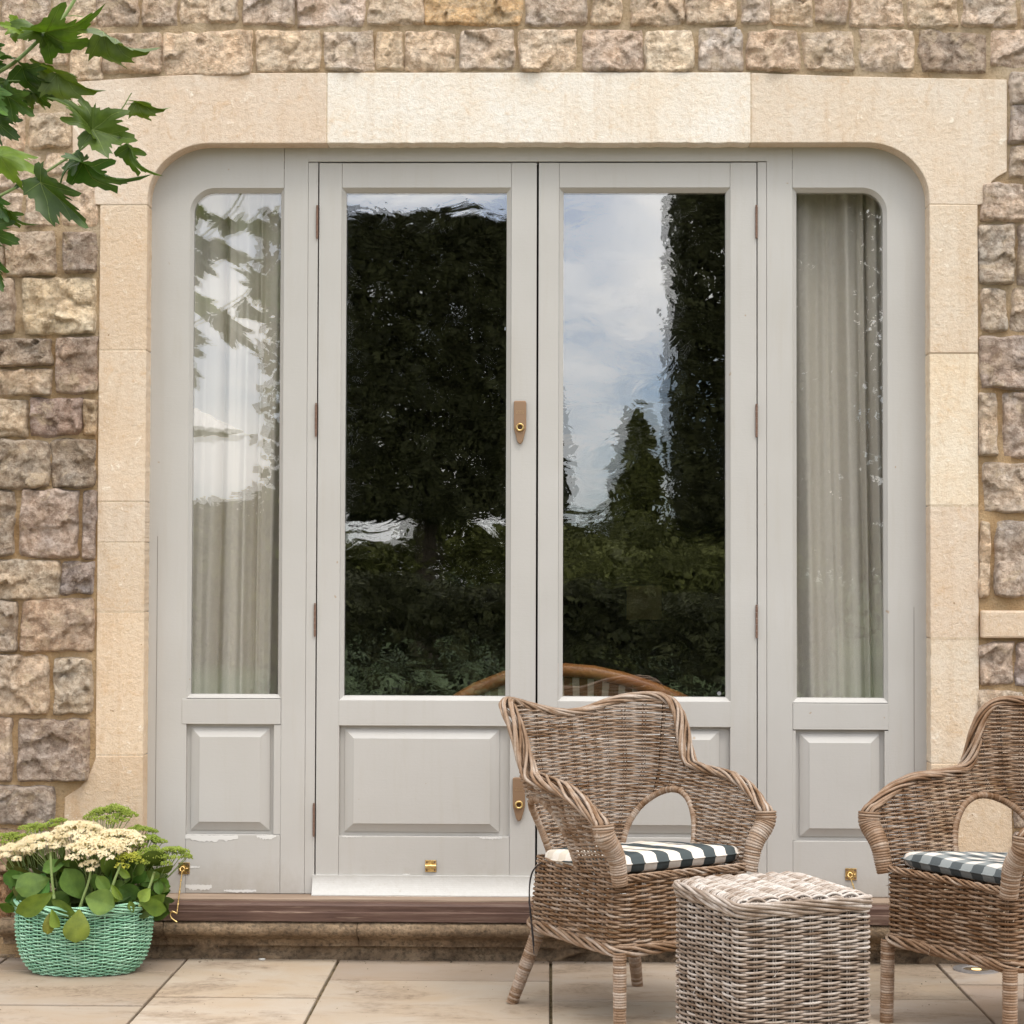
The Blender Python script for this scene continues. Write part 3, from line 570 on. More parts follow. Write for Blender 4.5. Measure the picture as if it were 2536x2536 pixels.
def lock(parent, px, py, side=1):
    cx, z1 = X(px, YF), Z(py, YF); wd = 0.0185; h = 0.128
    pts = [(-wd, -0.004), (-wd, -0.062), (-wd*0.98, -0.083), (-wd*0.45, -0.120), (-wd*0.2, -0.1265), (0.0, h*-1.0), (wd*0.2, -0.1265), (wd*0.45, -0.120), (wd*0.98, -0.083), (wd, -0.062), (wd, -0.006), (wd*0.85, 0), (-wd*0.85, 0)]
    mb = MB(); poly = [(cx+a, z1+b) for a, b in pts]; mb.prism(poly, YF-0.011, YF+0.001); o = mb.build('lock_plate', AGED, parent, bevel=0.002)
    mb = MB()
    for k in range(6):
        a = (k-2.5)/2.5; mb.box(cx+a*0.011-0.0012, cx+a*0.011+0.0006, YF-0.0118, YF-0.0105, z1-0.036-0.0012*a*a, z1-0.031-0.0012*a*a)
    mb.box(cx-0.012, cx+0.012, YF-0.0116, YF-0.0105, z1-0.0385, z1-0.0376); mb.box(cx-0.012, cx+0.012, YF-0.0116, YF-0.0105, z1-0.0300, z1-0.0292)
    mb.build('embossed_lettering', material('bronze relief', (0.42, 0.28, 0.16), 0.5, None, 0.4, 0.5), o)
    mb = MB(); a = np.linspace(0, 2*np.pi, 25); ctr = (cx, z1-0.079)
    prof = [(0.0125, YF-0.011), (0.0122, YF-0.018), (0.0105, YF-0.020), (0.0072, YF-0.019), (0.0068, YF-0.013)]
    mb.grid(np.array([[(ctr[0]+r_*math.cos(t_), y_, ctr[1]+r_*math.sin(t_)) for r_, y_ in prof] for t_ in a[:-1]]), closed_u=True)
    mb.build('lock_collar', BRASS, o, smooth=True)
    mb = MB(); mb.tube([(ctr[0], YF-0.0135, ctr[1]), (ctr[0], YF-0.011, ctr[1])], 0.0070, 16); mb.box(ctr[0]-0.0009, ctr[0]+0.0009, YF-0.0139, YF-0.0134, ctr[1]-0.0045, ctr[1]+0.0045); mb.build('keyhole', material('key barrel', (0.12, 0.07, 0.04), 0.5, None, 0.3, 0.6), o)
def keeper(parent, px, py, hook=False, name='brass_keeper', s=1.0):
    cx, cz = X(px, YF), Z(py, YF); hw = 0.0165*s
    mb = MB(); mb.box(cx-hw, cx+hw, YF-0.003, YF+0.001, cz-hw*1.05, cz+hw*1.05)
    o = mb.build(name, BRASS, parent, bevel=0.0008)
    mb = MB()
    for a in (-1, 1):
        for b in (-1, 1): mb.tube([(cx+a*hw*0.7, YF-0.0045, cz+b*hw*0.7), (cx+a*hw*0.7, YF-0.002, cz+b*hw*0.7)], 0.0028, 8)
    mb.build('screw', RUST, o)
    if not hook:
        mb = MB(); a = np.linspace(0, math.pi, 9)
        V = np.array([[(cx+xx, YF-0.003-0.010*math.sin(t_), cz+0.007*math.cos(t_)) for t_ in a] for xx in (-hw*0.95, hw*0.95)]); mb.grid(V)
        mb.build('staple', BRASS, o, smooth=True)
    return o, cx, cz
def door(label, x0, x1, g0, g1, hinge_px, lockpx, kp):
    r = root('french_door', label, 'door', group='pair of glazed doors')
    Xa, Xb = X(x0, YF), X(x1, YF); bead = 11
    zb0, zt0 = zsill+0.004, Z(403, YF); m = 0.0005
    xg0, xg1 = X(g0-bead, YF), X(g1+bead, YF); ztop, zbot = Z(465, YF), Z(1735, YF)
    pz0, pz1 = Z(2073, YF), Z(1799, YF)
    bxw(r, 'stile', Xa, xg0-m, zb0, zt0, YF, 0.045); bxw(r, 'stile', xg1+m, Xb, zb0, zt0, YF, 0.045)
    bxw(r, 'top_rail', xg0, xg1, ztop, zt0-0.0004, YF+0.0004, 0.044); bxw(r, 'middle_rail', xg0-0.002, xg1+0.002, pz1, zbot, YF-0.0012, 0.044); bxw(r, 'bottom_rail', xg0, xg1, zb0, pz0, YF+0.0002, 0.044)
    raised_panel(r, (g0-9), (g1-4), 1800, 2072)
    # fill between panel and stile so nothing shows through
    bxw(r, 'panel_backing', xg0-0.001, xg1+0.001, pz0-0.002, pz1+0.002, YF+0.0185, 0.02)
    yi = YF+0.015; mb = MB()
    o0 = rect(xg0, xg1, zbot, ztop); i0 = rect(X(g0, yi), X(g1, yi), Z(1724.5, yi), Z(478, yi))
    ring(mb, o0, i0, YF+0.001, yi); ring(mb, i0, i0, yi, yi+0.02); mb.build('glazing_bead', PAINT, r)
    gp = rect(X(g0, yi)-0.004, X(g1, yi)+0.004, Z(1727, yi), Z(475, yi)); s = (x0*0.001) % 1
    pane(r, gp, yi+0.003, 0.0006, 0.0004); pane(r, gp, yi+0.015, -0.0022, 0.0012)
    for hy in (550, 1041, 1537, 2033): knuckle(r, hinge_px, hy)
    if lockpx: lock(r, lockpx, 993); lock(r, lockpx, 1925)
    # weather board, ogee profile
    pr = [(YF, Z(2169, YF)), (YF-0.009, Z(2169, YF)), (YF-0.009, Z(2175, YF))]+[(YF-0.009-0.019*(s_**2.2), Z(2169, YF)+(Z(2213, YF)-Z(2169, YF))*s_) for s_ in np.linspace(0.12, 1, 9)]+[(YF-0.030, Z(2215, YF)), (YF-0.030, Z(2220, YF)), (YF-0.025, Z(2222, YF)), (YF, Z(2222, YF))]
    mb = MB(); wa, wb = (Xa-0.008, Xb) if x0 < 1000 else (Xa, Xb+0.008)
    extr(pr, wa, wb, 60, 0.0006, int(x0), mb); b = mb.n
    for xx, rev in ((wa, False), (wb, True)):
        b = mb.n; mb.add([(xx, y_, z_) for y_, z_ in pr]); idx = list(range(b, b+len(pr))); mb.fn.append(idx[::-1] if rev else idx)
    mb.build('weather_board', WHITE, r)
    if kp: keeper(r, kp[0], kp[1])
    return r
dl = door('left glazed grey door with bronze locks and brass keeper', 785.5, 1327, 853.5, 1252.5, 781, 1287, (1070, 2146))
dr = door('right glazed grey door behind the left wicker armchair', 1332, 1874, 1394, 1797, 1873.5, None, None)
mb = MB(); cxx, czz = X(1782, YF), Z(1716, YF)
mb.tube([(cxx, YF+0.012, czz), (cxx, YF+0.0135, czz)], 0.006, 16); mb.build('sticker', material('grey round sticker', (0.2, 0.2, 0.2), 0.6), dr)
# ------------------------------------------------------------------ side windows
def side_window(label, left_side):
    r = root('side_window', label, 'window', group='side windows with raised panels')
    if left_side: a_out, a_seam, g0, g1, m1 = XL-0.03, 698, 475, 690.5, 758
    else: a_out, a_seam, g0, g1, m1 = XR+0.03, 1963, 1973, 2188, 1899
    yi = YF+0.015; k = 0.00118; s = 1 if left_side else -1
    xo = a_out; xin_o = X(g0 if left_side else g1, YF)-s*11*k        # outer edge of the bead, arched side
    xseam = X(a_seam, YF)
    ztg, zbg = Z(465, YF), Z(1732 if left_side else 1737, YF)
    rr = 0.075; n = 28
    # arched frame piece : jamb stile + curved corner + head
    zto = ZT+0.03; RXo, RZo = RX+0.03, RZ+0.03
    outer = [(xo, zsill), (xo, zto-RZo)]+[(xo+s*RXo*(1-math.cos(a)), zto-RZo+RZo*math.sin(a)) for a in np.linspace(0, math.pi/2, n)[1:]]+[(xseam-s*0.0006, zto)]
    inner = [(xin_o, zsill), (xin_o, ztg-rr)]+[(xin_o+s*rr*(1-math.cos(a)), ztg-rr+rr*math.sin(a)) for a in np.linspace(0, math.pi/2, n)[1:]]+[(xseam-s*0.0006, ztg)]
    mb = MB(); V = np.array([[(x, YF, z) for x, z in outer], [(x, YF, z) for x, z in inner], [(x, YF+0.05, z) for x, z in inner]]); mb.grid(V, flip=left_side)
    mb.build('arched_frame', PAINT, r)
    xa, xb = sorted((xseam, X(m1, YF))); bxw(r, 'stile', xa+0.0003, xb, zsill, Z(395, YF)+0.03, YF-0.0005, 0.05)
    # thin cover strip seam
    # bead with one rounded corner
    gi = [X(g0, yi), X(g1, yi)] if left_side else [X(g1, yi), X(g0, yi)]
    ri = rr-0.012
    def path(xA, xB, z0, z1, rad):
        return [(xB, z0), (xA, z0), (xA, z1-rad)]+[(xA+s*rad*(1-math.cos(a)), z1-rad+rad*math.sin(a)) for a in np.linspace(0, math.pi/2, n)[1:]]+[(xB, z1)]
    po = path(xin_o, xseam, zbg, ztg, rr); pi_ = path(gi[0], gi[1], Z(1722 if left_side else 1725, yi), Z(478, yi), ri)
    mb = MB(); ring(mb, po, pi_, YF+0.001, yi); ring(mb, pi_, pi_, yi, yi+0.02); mb.build('glazing_bead', PAINT, r)
    gp = path(gi[0]-s*0.004, gi[1]+s*0.004, Z(1728, yi), Z(474, yi), ri)
    if left_side: gp = gp[::-1]
    pane(r, gp, yi+0.003, 0.0005, 0.0004, GLASS2); pane(r, gp, yi+0.015, -0.0030, 0.0022, GLASS2)
    y0, y1 = (1734, 1797) if left_side else (1739, 1804)
    xA, xB = sorted((X(453, YF), X(697.6, YF))) if left_side else sorted((X(1963.4, YF), X(2200, YF)))
    bxw(r, 'middle_rail', xA, xB, Z(y1, YF), Z(y0, YF), YF-0.0015, 0.04)
    pa, pb = (464, 681) if left_side else (1970, 2190)
    y0, y1 = (1798, 2070) if left_side else (1806, 2078)
    raised_panel(r, pa, pb, y0, y1)
    bxw(r, 'panel_backing', min(xin_o, xseam), max(xin_o, xseam), Z(y1, YF)-0.002, Z(y0, YF)+0.002, YF+0.0185, 0.02)
    bxw(r, 'bottom_rail', min(xin_o, xseam)+0.0004, max(xin_o, xseam)-0.0004, zsill, Z(y1+1, YF), YF+0.0003, 0.04)
    # narrow strips closing the panel field at the sides
    xs1 = sorted((X(pa, YF), min(xin_o, xseam))); xs2 = sorted((X(pb, YF), max(xin_o, xseam)))
    for q0, q1 in (xs1, xs2):
        if q1-q0 > 0.001: bxw(r, 'panel_margin', q0, q1, Z(y1, YF), Z(y0, YF), YF+0.0006, 0.018, bev=0)
    # hairline shrinkage crack beside the jamb
    cxk, z0, z1 = (390, zsill, Z(1330, YF)) if left_side else (2263, zsill, Z(1500, YF))
    mb = MB(); xx = X(cxk, YF); pts = [(xx+0.0002*math.sin(z*7), YF-0.0006, z) for z in np.linspace(z0, z1, 40)]; mb.tube(pts, 0.0006, 4, up=(0, 1, 0)); mb.build('seam', material('seam shadow', (0.2, 0.17, 0.14), 0.9), r)
    return r
swl = side_window('left side window with a bright curtain and peeling paint below', True)
swr = side_window('right side window with a shaded curtain, behind the wicker table', False)
# peeling paint
def chip(parent, x0, x1, y0, y1, seed, yy):
    r_ = random.Random(seed); n = 22; top = [(x0+(x1-x0)*i/n, y0+r_.uniform(-1.0, 1.0)) for i in range(n+1)]
    bot = [(x0+(x1-x0)*i/n, y0+(y1-y0)*(0.55+0.45*r_.random())*math.sin(math.pi*(0.12+0.76*i/n))**0.5) for i in range(n+1)][::-1]
    mb = MB(); poly = [(X(a, YF), Z(b, YF)) for a, b in (top+bot)]; b_ = mb.n; mb.add([(x, yy, z) for x, z in poly]); mb.fn.append(list(range(len(poly)))[::-1]); return mb.build('peeled_patch', CHIP, parent)
chip(swl, 464, 594, 2073, 2091, 3, YF-0.0006); chip(swl, 640, 688, 2072, 2084, 5, YF-0.0006); chip(swl, 465, 530, 2196, 2214, 7, YF-0.0006); chip(swl, 560, 640, 2208, 2216, 8, YF-0.0006)
chip(swl, 466, 500, 2150, 2156, 21, YF-0.0006); chip(swr, 2150, 2188, 2079, 2086, 22, YF-0.0006); chip(dl, 1000, 1020, 2166, 2169, 23, YF-0.0006)
chip(dl, 1190, 1246, 2074, 2080, 9, YF-0.0006); chip(dl, 850, 900, 2073, 2077, 12, YF-0.0006)
def cabin_hook(parent, px, py, dxp, dyp, s=1.0):
    o, cx, cz = keeper(parent, px, py, True, 'hook_plate')
    mb = MB(); a = np.linspace(0, 2*math.pi, 15); ex, ez = cx-0.004, cz-0.001
    mb.tube([(ex+0.0065*math.cos(t_), YF-0.012+0.004*math.sin(t_), ez+0.0065*math.sin(t_)) for t_ in a], 0.0017, 6, up=(0, 1, 0)); mb.tube([(cx+0.012, YF-0.003, cz), (cx+0.002, YF-0.012, cz-0.001)], 0.002, 6)
    mb.build('eye', BRASS, o, smooth=True)
    mb = MB(); st = Vector((ex, YF-0.013, ez-0.006)); en = P(px+dxp, py+dyp, -0.10); d = en-st
    ts = np.linspace(0, 1, 90); pts = [tuple(st+d*t_) for t_ in ts]
    rr = [0.0020+0.0011*max(0, math.cos((t_-c)*110)) if abs(t_-c) < 0.0142 else 0.0020 for t_ in ts for c in [min((0.2, 0.22, 0.48, 0.5, 0.76, 0.78), key=lambda q_: abs(q_-t_))]]
    mb.tube(pts, rr, 8, up=(0, 1, 0))
    dn = d.normalized(); e = np.array(en)
    hk = [(0, 0), (-0.006, 0.004), (-0.013, 0.007), (-0.0185, 0.004), (-0.019, -0.005), (-0.014, -0.013), (-0.004, -0.020), (0.005, -0.025)]
    hk = [(e[0]+a_, e[1]-0.004*i/7, e[2]+b_) for i, (a_, b_) in enumerate(hk)]
    hkp = []
    for i in range(len(hk)-1):
        for f in np.linspace(0, 1, 5)[:-1]: hkp.append(tuple(np.array(hk[i])*(1-f)+np.array(hk[i+1])*f))
    mb.tube(hkp, np.linspace(0.0026, 0.0022, len(hkp)), 8, up=(0, 1, 0)); mb.build('hook_bar', BRASS, o, smooth=True)
cabin_hook(swl, 462, 2155, -24, 108)
cabin_hook(swr, 2106, 2160, 30, 100)
# ------------------------------------------------------------------ curtains and room
def curtain(label, x0, x1, seed, y=0.185):
    r_ = np.random.default_rng(seed); xs = np.linspace(x0, x1, 260); zs = np.linspace(0.3, 2.35, 50)
    Xg, Zg = np.meshgrid(xs, zs, indexing='ij'); U = (Xg-x0)/(x1-x0); V = (Zg-0.3)/2.05
    ph = 3.4*2*np.pi*U*(1+0.04*np.sin(V*2+seed))+0.35*np.sin(V*3.1+seed)+0.8*np.sin(U*9+V*0.5)
    Y = y+0.016+0.017*np.sin(ph)+0.010*np.sin(ph*2.3+0.7*V+seed)+0.004*np.sin(ph*4.1+V+0.5*np.sin(V*5))-0.008*np.abs(np.sin(ph*1.5+V))
    Xg = Xg+0.008*np.cos(ph*1.0)*(0.4+0.6*V)
    mb = MB(); mb.grid(np.stack([Xg, Y, Zg], -1)); o = mb.build('curtain', CURTAIN, None, smooth=True); o['label'] = label; o['category'] = 'curtain'; o['group'] = 'curtains behind the side windows'; return o
curtain('grey linen curtain behind the left side window, partly mirrored over by sky', X(410, 0.19), X(745, 0.19), 2)
curtain('grey linen curtain behind the right side window, dark at its top', X(1925, 0.19), X(2270, 0.19), 5)
rm = root('interior_room', 'dark living room seen through the door glass', None); rm['kind'] = 'structure'
x0, x1, z1 = XL-0.05, XR+0.05, ZT+0.1
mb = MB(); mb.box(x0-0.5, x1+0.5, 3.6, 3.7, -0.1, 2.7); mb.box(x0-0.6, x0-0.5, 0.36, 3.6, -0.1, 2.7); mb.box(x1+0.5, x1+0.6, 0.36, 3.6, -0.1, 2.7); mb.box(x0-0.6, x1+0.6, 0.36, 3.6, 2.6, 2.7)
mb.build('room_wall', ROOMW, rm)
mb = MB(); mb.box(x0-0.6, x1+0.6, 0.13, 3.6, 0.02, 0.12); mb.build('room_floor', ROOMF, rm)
def zebra(t, b):
    v = coords(t, 'Object', (1, 1, 0.25)); wv = nn(t, 'ShaderNodeTexWave'); wv.inputs['Scale'].default_value = 7; wv.inputs['Distortion'].default_value = 3.0; wv.inputs['Detail'].default_value = 1; t.links.new(v, wv.inputs[0])
    t.links.new(ramp(t, wv.outputs['Fac'], [(0.55, (0.20, 0.10, 0.035)), (0.66, (0.62, 0.55, 0.38))]), b.inputs['Base Color'])
ZEB = material('zebra stripe fabric', (0.3, 0.2, 0.1), 0.9, zebra)
WOODC = material('orange polished wood', (0.42, 0.17, 0.05), 0.35, lambda t, b: t.links.new(ramp(t, noise(t, wcoords(t, (3, 3, 14)), 3, 4), [(0.3, (0.40, 0.15, 0.045)), (0.7, (0.58, 0.26, 0.08))]), b.inputs['Base Color']), 0.5)
yi = 0.33
ic = P(1410, 1760, yi); arm = empty('armchair', (ic.x, yi+0.3, 0.12), 'indoor armchair with arched orange wood back rail and zebra stripe fabric', 'armchair')
def loc_(p): return (p[0]-ic.x, p[1]-yi-0.3, p[2]-0.12)
kp = [(1075, 1760), (1120, 1728), (1180, 1692), (1250, 1664), (1330, 1648), (1400, 1645), (1470, 1651), (1540, 1666), (1610, 1688), (1680, 1716), (1740, 1748), (1780, 1790)]
pts = []
for i in range(len(kp)-1):
    for f in np.linspace(0, 1, 6)[:-1]: pts.append((kp[i][0]*(1-f)+kp[i+1][0]*f, kp[i][1]*(1-f)+kp[i+1][1]*f))
ctr = [loc_(P(a, b+14, yi)) for a, b in pts]
mb = MB(); mb.tube(ctr, 0.021, 10, up=(0, 1, 0)); mb.build('top_rail', WOODC, arm, smooth=True)
mb = MB(); up_ = np.array([loc_(P(a, b+26, yi+0.005)) for a, b in pts]); lo = up_.copy(); lo[:, 2] = 0.30; V = np.linspace(0, 1, 12)[:, None, None]*(lo-up_)[None]+up_[None]; V[..., 1] += 0.02*np.sin(np.linspace(0, np.pi, 12))[:, None]
mb.grid(V); mb.build('upholstered_back', ZEB, arm, smooth=True)
mb = MB(); mb.box(-0.36, 0.40, 0.03, 0.62, 0.22, 0.36); mb.build('seat', ZEB, arm, bevel=0.03)
for a in (-0.34, 0.38):
    for b in (0.05, 0.58): mb = MB(); mb.tube([(a, b, 0), (a, b, 0.24)], 0.02, 8); mb.build('leg', WOODC, arm)
pl_ = P(1595, 1492, 3.58)
mb = MB(); mb.box(-0.082, 0.082, -0.01, 0.01, -0.08, 0.08)
for a in (-0.04, 0.04):
    for b in (-0.048, 0.048): mb.tube([(a, -0.016, b), (a, -0.009, b)], 0.007, 10)
o = mb.build('wall_plate', material('brass wall plate', (0.75, 0.62, 0.22), 0.5), None, loc=tuple(pl_)); o['label'] = 'square brass plate with four screws on the dark wall behind the right door'; o['category'] = 'wall plate'
# ------------------------------------------------------------------ patio
patio = root('patio', 'sandstone flag paving in front of the doors', None); patio['kind'] = 'structure'
bedo = MB(); bedo.box(-4, 4.5, -3.4, 0.2, -0.10, -0.009); bedo.build('joint_bed', BED, patio)
colsX = [-3.6, -3.1, -2.62, -2.12, G(14, 2374).x, G(464, 2374).x, G(840, 2374).x, G(1364, 2374).x, G(1886, 2374).x, G(2307, 2374).x, G(2307, 2374).x+0.6, G(2307, 2374).x+1.2, G(2307, 2374).x+1.8]
ydef = {4: [2414, 2498], 5: [2475], 6: [2429.5], 7: [2477], 8: [2469], 9: [2431, 2526], 3: [2400, 2500]}
CS = [(0.34, 0.28, 0.225), (0.38, 0.32, 0.26), (0.32, 0.262, 0.21), (0.36, 0.295, 0.235), (0.395, 0.335, 0.275)]
for k in range(len(colsX)-1):
    xa, xb = colsX[k]+0.004, colsX[k+1]-0.004
    ys = [0.012]+[G(1364, y).y for y in ydef.get(k, [])]
    y = ys[-1]
    while y > -3.3: y -= random.choice([0.45, 0.6, 0.75]); ys.append(y)
    for i in range(len(ys)-1):
        ya, yb = ys[i+1]+0.008, ys[i]-0.007; mb = MB()
        n = 10; Xs, Ys = np.meshgrid(np.linspace(xa, xb, n), np.linspace(ya, yb, n), indexing='ij')
        j = random.uniform(-0.0012, 0.0012); mb.box(xa, xb, ya, yb, -0.035, j)
        mb.build('paving_slab', SLAB, patio, bevel=0.003, color=scol(random.choice(CS), 0.05))
lawn = MB(); lawn.box(-150, 150, -300, -3.4, -0.3, -0.03); lo = lawn.build('lawn', LAWN, None); struct(lo)
pb = G(650, 2374, 0.004)
mb = MB(); v = np.array([[(0.011*math.cos(a)*math.cos(b)*(1+0.2*math.sin(3*a)), 0.006*math.sin(a)*math.cos(b), 0.004*math.sin(b)+0.0035) for a in np.linspace(0, 2*np.pi, 10, endpoint=False)] for b in np.linspace(-1.5, 1.5, 6)]); mb.grid(v, closed_v=True)
o = mb.build('pebble', WHITE, None, smooth=True, loc=(pb.x, -0.02, 0)); o['label'] = 'small white pebble lying against the foot of the step'; o['category'] = 'pebble'
tw = G(1112, 2380, 0.002); mb = MB(); mb.tube([(-0.018, 0.01, 0.003), (-0.006, 0.003, 0.004), (0.004, 0.0, 0.003), (0.009, -0.012, 0.002), (0.006, -0.02, 0.002)], 0.0016, 5); o = mb.build('twig', BARK, None, loc=(tw.x, tw.y, 0.001)); o['label'] = 'thin bent twig on the paving by the step, left of the armchair'; o['category'] = 'twig'
lp = G(2418, 2402); lamp = empty('ground_light', (lp.x, lp.y, 0.0), 'round recessed ground light glowing in the paving under the right armchair', 'ground light')
mb = MB(); a = np.linspace(0, 2*np.pi, 41)[:-1]
mb.grid(np.array([[(r_*math.cos(t_), r_*math.sin(t_), z_) for r_, z_ in ((0.066, 0.0), (0.065, 0.0042), (0.040, 0.0046), (0.036, 0.001))] for t_ in a]), closed_u=True); mb.build('trim_ring', METAL, lamp, smooth=False)
mb = MB(); mb.tube([(0, 0, 0.0002), (0, 0, 0.0018)], 0.037, 30, up=(0, 1, 0)); mb.build('lens', material('smoked lens', (0.12, 0.09, 0.06), 0.2), lamp)
mb = MB(); mb.tube([(0, 0, 0.0015), (0, 0, 0.0028)], 0.014, 20, up=(0, 1, 0)); mb.build('bulb', LITB, lamp)
vp = P(2196, 2366, 0.0); mb = MB(); mb.tube([(0, 0.02, 0), (0, -0.02, 0)], 0.012, 14, caps=False); mb.tube([(0, 0.02, 0), (0, -0.012, 0)], 0.009, 12); o = mb.build('drain_pipe', DARK, None, loc=(vp.x, 0.0, 0.016)); o['label'] = 'short dark pipe end poking out at the foot of the step, right of the table'; o['category'] = 'pipe'
# ================================================================== WICKER
def runs(mask):
    m = np.concatenate([[0], mask.astype(int), [0]]); d = np.diff(m); return list(zip(np.where(d == 1)[0], np.where(d == -1)[0]))
def weave(mb, st, surf, rows, s0, s1, ds, A, r, inside=None, sides=5, spc=6, closed=False, seed=1, stake_r=0.0019, pair=0.0028, tz=(0, 1), base_tone=0.0, fl=1.0):
    rr = np.random.default_rng(seed); n = int(round((s1-s0)/ds*spc)); s = np.linspace(s0, s1, n+1)
    for j, t in enumerate(rows):
        k = s/ds; ph = np.cos(np.pi*(k+j)); wv = ph
        tt = t+0.0007*np.sin(s*23+j*1.7)+0.0005*np.sin(s*61+j*2.9)
        Pp, Nn = surf(s, tt); pts = Pp+Nn*(A*wv*(1+0.12*np.sin(k*2.1+j)))[:, None]
        fi = np.floor((k+1-(j % 2))/2).astype(int); row_t = rr.uniform(0.22, 0.62); tb = rr.uniform(-0.24, 0.24, 400)
        tone = np.clip(row_t+tb[fi % 400]+base_tone, 0, 1); rad = r*(1+0.13*tb[(fi+7) % 400]+0.10*ph)
        ok = inside(s, tt) if inside is not None else np.ones(len(s), bool)
        for a, b in runs(ok):
            if b-a >= 3: mb.tube(pts[a:b], rad[a:b], sides, up=Nn[a:b], tone=tone[a:b], caps=not closed, flat=fl)
    for _ in range(int(len(rows)*(s1-s0)*0.22) if r > 0.0028 else 0):      # a few split ends standing proud
        sv = np.array([rr.uniform(s0, s1)]); tv_ = np.array([rr.choice(rows)])
        if inside is not None and not inside(sv, tv_)[0]: continue
        Pp, Nn = surf(sv, tv_); p0 = Pp[0]+Nn[0]*A; d = rr.normal(size=3)*0.006; mb.tube([p0, p0+Nn[0]*0.003+d*0.5, p0+Nn[0]*rr.uniform(0.003, 0.010)+d*1.4], [r*0.45, r*0.3, r*0.12], 4, tone=0.8)
    ks = np.arange(math.ceil(s0/ds-1e-6), math.floor(s1/ds+1e-6)+1); tv = np.linspace(tz[0], tz[1], 40)
    for k in ks:
        for o in ((-pair, pair) if pair else (0,)):
            sv = np.full(40, k*ds+o); Pp, Nn = surf(np.clip(sv, s0, s1), tv); ok = inside(sv, tv) if inside is not None else np.ones(40, bool)
            for a, b in runs(ok):
                if b-a >= 3: st.tube(Pp[a:b], stake_r, 4, up=Nn[a:b], tone=rr.uniform(0.35, 0.75))
def rope(mb, path, side, Ra, Rb, r, n, pitch, seed=0, up=None, fray=0.0):
    """n strands spiralling round a path; side = direction of the wide axis"""
    path = np.asarray(path, float); T = np.gradient(path, axis=0); T /= np.linalg.norm(T, axis=1)[:, None]+1e-9
    A = np.broadcast_to(np.asarray(side, float), path.shape).copy(); A -= T*(A*T).sum(1)[:, None]; A /= np.linalg.norm(A, axis=1)[:, None]+1e-9
    B = np.cross(T, A); L = np.concatenate([[0], np.cumsum(np.linalg.norm(np.diff(path, axis=0), axis=1))])
    Ra = np.broadcast_to(Ra, L.shape); Rb = np.broadcast_to(Rb, L.shape); rr = np.random.default_rng(seed)
    for k in range(n):
        a = 2*np.pi*(k/n+L/pitch)+0.25*np.sin(L*17+k*2); j = 1+0.08*np.sin(L*31+k)
        p = path+A*(np.cos(a)*Ra*j)[:, None]+B*(np.sin(a)*Rb*j)[:, None]
        tn = np.clip(rr.uniform(0.15, 0.62)+0.18*np.sin(L*rr.uniform(9, 22)+k*3), 0, 1)
        mb.tube(p, r*(1+0.1*rr.uniform(-1, 1)), 6, up=A, tone=tn)
def resample(pts, step):
    pts = np.asarray(pts, float); d = np.linalg.norm(np.diff(pts, axis=0), axis=1); L = np.concatenate([[0], np.cumsum(d)]); n = max(2, int(L[-1]/step)+1)
    s = np.linspace(0, L[-1], n); return np.stack([np.interp(s, L, pts[:, i]) for i in range(pts.shape[1])], 1)
def smooth_path(pts, it=2):
    pts = [np.array(p, float) for p in pts]
    for _ in range(it):
        o = [pts[0]]
        for a, b in zip(pts[:-1], pts[1:]): o += [a*0.75+b*0.25, a*0.25+b*0.75]
        pts = o+[pts[-1]]
    return pts
def wrapped(mb, path, r, period=0.0062, sides=12, seed=0, amp=0.12):
    p = resample(path, period/5); n = len(p); rr = np.random.default_rng(seed); k = np.arange(n)/5; fr_ = k-np.floor(k)
    r = np.interp(np.linspace(0, 1, n), np.linspace(0, 1, len(np.atleast_1d(r))), np.atleast_1d(r)) if not np.isscalar(r) else np.full(n, r)
    ii = np.floor(k).astype(int); j = rr.uniform(-1, 1, ii.max()+1)
    rad = r*(1+amp*(np.sqrt(np.clip(1-(2*fr_-1)**2, 0, 1))-0.75))+j[ii]*0.0004
    mb.tube(p, rad, sides, up=(0.3, 1, 0.2), tone=np.clip(0.45+0.25*j[ii]+0.1*np.sin(k/9), 0, 1))
# ------------------------------------------------------------------ armchair
W0, YB, YFc, CR = 0.205, 0.205, -0.235, 0.10
def _plan(w, yb, yf, cr):
    p = [(w, yf), (w, yb-cr)]+[(w-cr+cr*math.cos(a), yb-cr+cr*math.sin(a)) for a in np.linspace(0, math.pi/2, 24)[1:]]
    p = p[::-1]; p = [(-x, y) for x, y in p[::-1]]+p     # from front left .. back .. front right
    return resample(p, 0.002)
PL = _plan(W0, YB, YFc, CR); PLs = np.concatenate([[0], np.cumsum(np.linalg.norm(np.diff(PL, axis=0), axis=1))]); SH = PLs[-1]/2; PLs -= SH
_T = np.gradient(PL, axis=0); _T /= np.linalg.norm(_T, axis=1)[:, None]; PLn = np.stack([-_T[:, 1], _T[:, 0]], 1)
ker = np.ones(25)/25
for c in (0, 1): PLn[:, c] = np.convolve(np.pad(PLn[:, c], 12, 'edge'), ker, 'valid')
PLn /= np.linalg.norm(PLn, axis=1)[:, None]
ZS = 0.385
HK = ([0, 0.05, 0.10, 0.15, 0.19, 0.215, 0.235, 0.25, 0.262, 0.275, 0.30, 0.36, 0.46, 0.52, 0.562, SH], [0.748, 0.752, 0.764, 0.784, 0.791, 0.786, 0.765, 0.728, 0.684, 0.640, 0.612, 0.605, 0.596, 0.575, 0.552, 0.525])
def H(s): return np.interp(np.abs(s), *HK)
